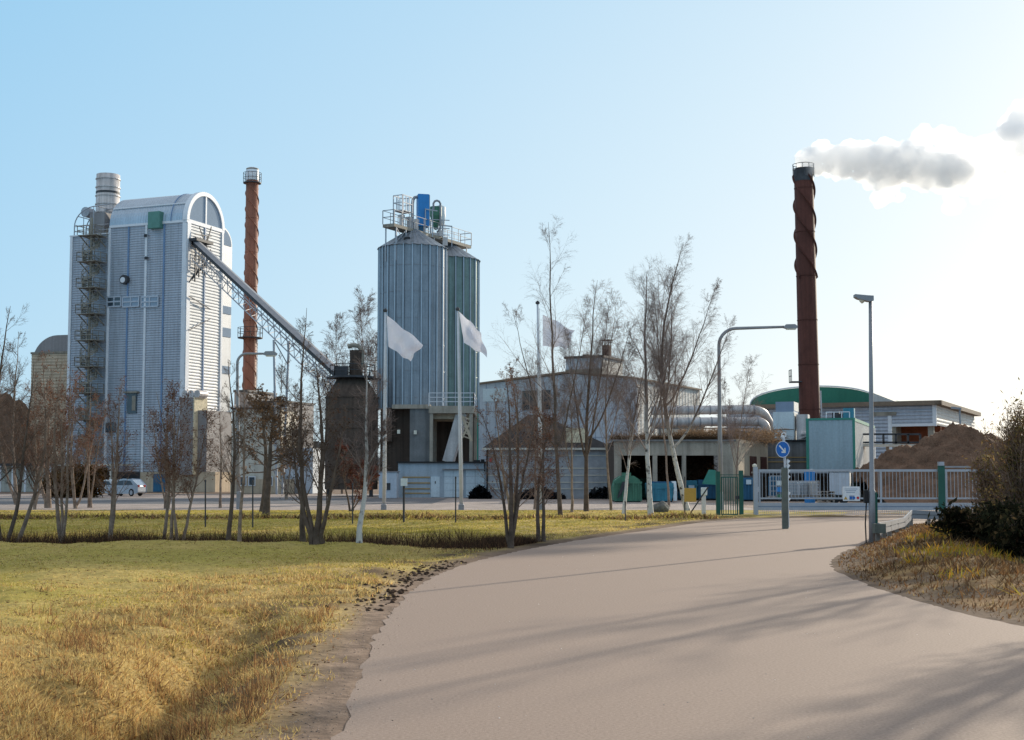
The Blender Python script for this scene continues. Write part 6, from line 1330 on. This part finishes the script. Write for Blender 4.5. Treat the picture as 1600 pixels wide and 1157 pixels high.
# right side: shrub, evergreen bramble, off frame trees throwing the road shadows
def leafshrub(name, label, px, py, Y, w, h, n, sz, cols, wts, seed, flat=1.0, zb=None, cat='shrub', dep=None):
    r = np.random.default_rng(seed); b_ = at(px, py, Y); x, y = b_.x, b_.y; z = zat(x, y) if zb is None else zb; o = thing(name, label, cat, (x, y, z)); m = 60
    c = np.c_[r.normal(0, w * .33, m), r.normal(0, (dep or w) * .33, m), h * (.1 + .8 * r.random(m) ** .9)]; f = 1 - .45 * (c[:, 2] / h); c[:, 0] *= f; c[:, 1] *= f
    k = r.integers(0, m, n); p = c[k] + r.normal(0, 1, (n, 3)) * np.array([w * .1, w * .1, h * .1]); p[:, 2] = np.abs(p[:, 2]); A = r.normal(size=(n, 3)); A[:, 2] += .5; A /= np.linalg.norm(A, axis=1, keepdims=True); B = np.cross(A, r.normal(size=(n, 3))); B /= np.linalg.norm(B, axis=1, keepdims=True); ss = (sz * r.uniform(.5, 1.4, n))[:, None]
    V = np.stack([p - A * ss, p + B * ss * .4 * flat, p + A * ss, p - B * ss * .4 * flat], 1).reshape(-1, 3); ck = r.choice(len(cols), n, p=np.array(wts) / sum(wts)); lite = r.uniform(.5, 1.4, m)[k][:, None]
    np_mesh('foliage', V, np.arange(4 * n).reshape(-1, 4), 'leaf', o, np.repeat(np.array(cols)[ck] * lite * r.uniform(.7, 1.3, (n, 1)), 4, 0))
    P = np.zeros((m, 6, 3)); t = np.linspace(0, 1, 6)[None, :, None]; root = np.c_[r.normal(0, w * .06, m), r.normal(0, w * .06, m), np.full(m, -.1)]; top = c * np.array([1.05, 1.05, 1.12]); P[:] = root[:, None] * (1 - t) + top[:, None] * t; P[:, :, 2] += .12 * h * np.sin(np.pi * t[:, :, 0]); P += r.normal(0, .02, P.shape)
    R = np.linspace(.028, .008, 6)[None] * np.ones((m, 1)); v1, f1 = sweep(P, R, 5); P2, R2 = sprout(P, R, r, 22, .25, 1, .7, .3, 4, .05, .15, .5, .5, .004); v2, f2 = sweep(P2, R2, 3)
    np_mesh('stem', np.concatenate([v1, v2]), np.concatenate([f1, f2 + len(v1)]), 'twig', o); return o
OLV = [(.20, .16, .06), (.30, .20, .08), (.11, .085, .04), (.26, .15, .07)]
leafshrub('shrub', 'tall olive brown shrub at the right photo edge', 1596, 850, 31, 1.1, 3.3, 3800, .055, OLV, [3, 2, 3, 2], 1, .7)
leafshrub('shrub', 'lower olive shrub left of the tall one, in front of the chip heap', 1553, 850, 33.5, 1.0, 2.0, 2600, .05, OLV, [3, 2, 3, 3], 2, .7)
leafshrub('shrub', 'thin bare topped shrub between the gate end and the tall shrub', 1576, 845, 36, 1.2, 3.0, 2200, .05, OLV, [2, 2, 3, 3], 6, .6)
leafshrub('bramble', 'dark evergreen bramble mass in the right hand ditch', 1560, 888, 30, 1.6, .95, 10000, .075, [(.035, .035, .018), (.02, .02, .013), (.08, .06, .03), (.12, .08, .04)], [3, 3, 1, .5], 3, 1.1)
leafshrub('bramble', 'dark low bramble at the photo edge under the tall shrub', 1622, 895, 28, 1.5, 1.1, 6000, .075, [(.035, .035, .018), (.02, .02, .013), (.08, .06, .03), (.12, .08, .04)], [3, 3, 1, .5], 4, 1.1)
# brown conifers before the tower
leafshrub('conifer_bush', 'left rounded brown conifer bush beside the parked cars', 92, 777, 110, 2.2, 1.9, 6000, .13, [(.10, .055, .02), (.06, .04, .015), (.16, .08, .025)], [3, 2, 1], 7, 1, 0)
leafshrub('conifer_bush', 'right brown conifer bush in front of the pale car', 128, 777, 109, 2.9, 2.6, 8000, .13, [(.12, .06, .02), (.06, .04, .015), (.17, .085, .025)], [3, 2, 1], 8, 1, 0)
# off frame trees to the right whose shadows fall on road and lawn
for k, (x, y, hh, sd_) in enumerate(((13.9, 24.8, 9, 51), (16.6, 35.4, 11, 52), (18.4, 39.6, 12, 53), (11.6, 21.5, 7, 54))):
    px = CX + F * x / y; tree(['bare tree just outside the right edge, nearest the road', 'second bare tree outside the right edge', 'third bare tree outside the right edge', 'small bare tree outside the right edge'][k], px, 745 + 1.7 * F / y, [(px + 10, 745 - (hh - 1.7) * F / y)], 'young', .2, 'bare_tree', 'bare trees right of the frame', seed=sd_, dens=1.2, rmin=.006, z0=-.3)
def pine(label, x, y, h, seed):
    r = np.random.default_rng(seed); o = thing('shade_pine', label, 'tree', (x, y, 0), 0, 'unseen pines added to shade the lawn'); MB().tube([(0, 0, -.2), (.1, 0, h * .5), (0, .1, h * .97)], [.3, .2, .06], 10).build('trunk', 'bark', o); n = 9000
    m = 40; c = np.c_[r.normal(0, 1.5, m), r.normal(0, 1.5, m), r.uniform(h - 4.2, h, m)]; k = r.integers(0, m, n); p = c[k] + r.normal(0, .42, (n, 3)); A = r.normal(size=(n, 3)); A /= np.linalg.norm(A, axis=1, keepdims=True); B = np.cross(A, r.normal(size=(n, 3))); B /= np.linalg.norm(B, axis=1, keepdims=True)
    V = np.stack([p - A * .28, p + B * .1, p + A * .28, p - B * .1], 1).reshape(-1, 3); np_mesh('crown', V, np.arange(4 * n).reshape(-1, 4), 'leaf', o, np.repeat(np.array([(.05, .075, .03)]) * r.uniform(.5, 1.5, (n, 1)), 4, 0))
tl = 105.0; dxs, dys = math.sin(SUN_AZ), math.cos(SUN_AZ); hh = tl * math.tan(SUN_EL) + 1.6  # unseen pines added, lined up with the sun so their crowns shade the lawn
for k, (x, y) in enumerate(((-12.8, 29.5), (-10.5, 28.6), (-8, 29.6), (-5.6, 29.2), (-3.3, 30.4), (-11.6, 31), (-9.2, 31.2), (-6.8, 31))):
    pine('unseen tall pine added right of the view to shade the lawn', x + dxs * tl, y + dys * tl, hh, 60 + k)
# ================================================================== STEAM
def lumps(name, label, blobs, vox, dens, col, aniso, seed, Y=138, disp=.5):
    bm_ = bmesh.new(); r = random.Random(seed)
    for (px, py, rad_px, dy) in blobs:
        c = at(px, py, Y + dy); R0 = rad_px * (Y + dy) / F
        bmesh.ops.create_icosphere(bm_, subdivisions=3, radius=R0, matrix=Matrix.Translation(c) @ Matrix.Diagonal((1, 1, r.uniform(.8, 1.0), 1)))
    me = bpy.data.meshes.new(name); bm_.to_mesh(me); bm_.free(); o = link_mesh(name, me, None)
    rm = o.modifiers.new('union', 'REMESH'); rm.mode = 'VOXEL'; rm.voxel_size = vox
    for sc_, st in ((1.6, disp), (.55, disp * .5)):
        tx = bpy.data.textures.new(name, 'CLOUDS'); tx.noise_scale = sc_; tx.noise_depth = 3; dm = o.modifiers.new('billow', 'DISPLACE'); dm.texture = tx; dm.strength = st; dm.texture_coords = 'GLOBAL'; dm.mid_level = .5
    m = bpy.data.materials.new(name); m.use_nodes = True; N = m.node_tree.nodes; N.clear(); L = m.node_tree.links; ou = N.new('ShaderNodeOutputMaterial'); v = N.new('ShaderNodeVolumePrincipled'); v.inputs['Color'].default_value = (*col, 1); v.inputs['Density'].default_value = dens; v.inputs['Anisotropy'].default_value = aniso; L.new(v.outputs[0], ou.inputs['Volume'])
    o.data.materials.append(m); tag(o, label, 'steam plume'); return o
r = random.Random(4); bl = []
for px, py, rd in ((1259, 263, 9), (1262, 256, 14), (1271, 250, 18), (1286, 247, 20), (1302, 248, 20), (1320, 250, 22), (1340, 249, 24), (1362, 252, 27), (1384, 257, 28), (1400, 266, 26), (1420, 252, 26), (1442, 262, 26), (1466, 262, 24), (1490, 266, 24), (1505, 268, 16)):
    rd *= 1.26; bl.append((px, py, rd, 0))
    for k in range(7): a = r.uniform(0, 6.28); bl.append((px + rd * .85 * math.cos(a), py + rd * .75 * math.sin(a), rd * r.uniform(.28, .5), r.uniform(-1, 1)))
for q in ((1516, 260, 9), (1524, 272, 7), (1503, 287, 9), (1514, 249, 6), (1533, 264, 4), (1492, 250, 12), (1360, 282, 16), (1372, 292, 10), (1470, 288, 18), (1484, 296, 11), (1308, 275, 10), (1420, 280, 16)): bl.append((*q, 0))
lumps('steam_plume', 'dense grey white steam plume blowing right from the big chimney', bl, .14, 1.1, (.976, .984, .995), .5, 1, disp=.85)
bl = []
for px, py, rd in ((1330, 225, 8), (1425, 215, 16), (1450, 212, 18), (1475, 218, 16), (1500, 235, 22), (1530, 240, 24), (1555, 225, 20), (1580, 205, 22), (1602, 185, 26), (1525, 262, 24), (1550, 252, 24), (1290, 268, 9), (1545, 275, 26), (1575, 285, 28), (1605, 270, 32), (1520, 300, 18), (1490, 318, 16), (1398, 305, 14), (1375, 312, 12), (1510, 268, 26)):
    for k in range(5): a = r.uniform(0, 6.28); bl.append((px + rd * .7 * math.cos(a), py + rd * .6 * math.sin(a), rd * r.uniform(.5, .8), r.uniform(-1.5, 1.5)))
lumps('thin_steam', 'thin bright white steam drifting past the plume at the right edge', bl, .22, .3, (.995, .995, .995), .6, 2, Y=140, disp=.9)
bl = []
for px, py, rd in ((1566, 236, 20), (1588, 220, 32), (1612, 203, 38), (1572, 258, 15), (1640, 230, 36)):
    for k in range(5): a = r.uniform(0, 6.28); bl.append((px + rd * .6 * math.cos(a), py + rd * .6 * math.sin(a), rd * r.uniform(.4, .7), r.uniform(-1, 1)))
lumps('steam_plume', 'grey steam puff cut by the right photo edge', bl, .2, .9, (.976, .982, .994), .5, 3, Y=137, disp=.6)
# ================================================================== SKY, SUN, CAMERA
sc = bpy.context.scene
wd = bpy.data.worlds.new('World'); sc.world = wd; wd.use_nodes = True; N = wd.node_tree.nodes; L = wd.node_tree.links; bg = N['Background']
sk = N.new('ShaderNodeTexSky'); sk.sky_type = 'NISHITA'; sk.sun_disc = False; sk.sun_elevation = SUN_EL; sk.sun_rotation = SUN_AZ; sk.altitude = 50; sk.air_density = 1.0; sk.dust_density = 1.0; sk.ozone_density = 1.5
STR = .12
geo = N.new('ShaderNodeTexCoord'); sep = N.new('ShaderNodeSeparateXYZ'); L.new(geo.outputs['Generated'], sep.inputs[0])
def mth(op, a, b=None, clamp=False):
    n = N.new('ShaderNodeMath'); n.operation = op; n.use_clamp = clamp
    for i, v in enumerate((a, b)):
        if v is None: continue
        if isinstance(v, (int, float)): n.inputs[i].default_value = v
        else: L.new(v, n.inputs[i])
    return n.outputs[0]
dt = N.new('ShaderNodeVectorMath'); dt.operation = 'DOT_PRODUCT'; L.new(geo.outputs['Generated'], dt.inputs[0]); dt.inputs[1].default_value = SUN
ang_ = mth('ARCCOSINE', dt.outputs['Value']); el_ = mth('ARCSINE', sep.outputs['Z'])
k1 = mth('MULTIPLY', mth('SUBTRACT', ang_, R_(12)), .75 / R_(43)); k2 = mth('MULTIPLY', mth('SUBTRACT', el_, R_(5)), .30 / R_(15)); kk = mth('MULTIPLY', mth('ADD', mth('MINIMUM', k1, 1.0), k2), .5)
cr = N.new('ShaderNodeValToRGB'); L.new(kk, cr.inputs[0]); e = cr.color_ramp.elements
e[0].position = 0; e[0].color = (.96, .985, 1, 1); e[1].position = 1; e[1].color = (.24, .46, .74, 1)
for p, c in ((.06, (.90, .965, 1)), (.22, (.69, .87, .985)), (.36, (.52, .775, .97)), (.50, (.38, .69, .95))): q = e.new(p); q.color = (*c, 1)
# pale high haze overhead and the bright aureole round the low sun
hz = N.new('ShaderNodeMapRange'); hz.interpolation_type = 'SMOOTHSTEP'; hz.inputs['From Min'].default_value = R_(24); hz.inputs['From Max'].default_value = R_(48); L.new(el_, hz.inputs['Value'])
hm = N.new('ShaderNodeMix'); hm.data_type = 'RGBA'; L.new(hz.outputs['Result'], hm.inputs[0]); L.new(cr.outputs[0], hm.inputs[6]); hm.inputs[7].default_value = (.78, .80, .84, 1)
gw = N.new('ShaderNodeMapRange'); gw.interpolation_type = 'SMOOTHERSTEP'; gw.inputs['From Min'].default_value = R_(10); gw.inputs['From Max'].default_value = R_(2); gw.inputs['To Min'].default_value = 1; gw.inputs['To Max'].default_value = 6; L.new(ang_, gw.inputs['Value'])
sc1 = N.new('ShaderNodeVectorMath'); sc1.operation = 'SCALE'; L.new(hm.outputs[2], sc1.inputs[0]); L.new(mth('MULTIPLY', gw.outputs['Result'], 1 / STR), sc1.inputs['Scale'])
mxs = N.new('ShaderNodeMix'); mxs.data_type = 'RGBA'; mxs.inputs[0].default_value = .85; L.new(sk.outputs[0], mxs.inputs[6]); L.new(sc1.outputs[0], mxs.inputs[7]); L.new(mxs.outputs[2], bg.inputs['Color']); bg.inputs['Strength'].default_value = STR
sun = bpy.data.lights.new('sun', 'SUN'); sun.energy = 5.0; sun.angle = R_(.53); sun.color = (1, .89, .72); so = bpy.data.objects.new('sun', sun); C.objects.link(so); so.rotation_euler = (-SUN).to_track_quat('-Z', 'Y').to_euler()
cam = bpy.data.cameras.new('camera'); co = bpy.data.objects.new('camera', cam); C.objects.link(co); co.location = CAM; co.rotation_euler = (math.pi / 2 + PITCH, 0, 0)
cam.sensor_width = 36; cam.lens = 36 * F / 1600; cam.shift_y = (CY - 578.5) / 1600; cam.clip_end = 6000; cam.clip_start = .1; sc.camera = co
sc.view_settings.view_transform = 'Standard'; sc.view_settings.look = 'None'; sc.view_settings.exposure = 0; sc.view_settings.gamma = 1
sc.render.engine = 'CYCLES'; cy_ = sc.cycles; cy_.use_denoising = True; cy_.denoiser = 'OPENIMAGEDENOISE'; cy_.denoising_input_passes = 'RGB_ALBEDO_NORMAL'; cy_.max_bounces = 8; cy_.diffuse_bounces = 3; cy_.glossy_bounces = 3; cy_.transmission_bounces = 4; cy_.volume_bounces = 6; cy_.transparent_max_bounces = 8; cy_.use_adaptive_sampling = True; cy_.adaptive_threshold = .01
sc.render.resolution_x, sc.render.resolution_y = 1024, 740
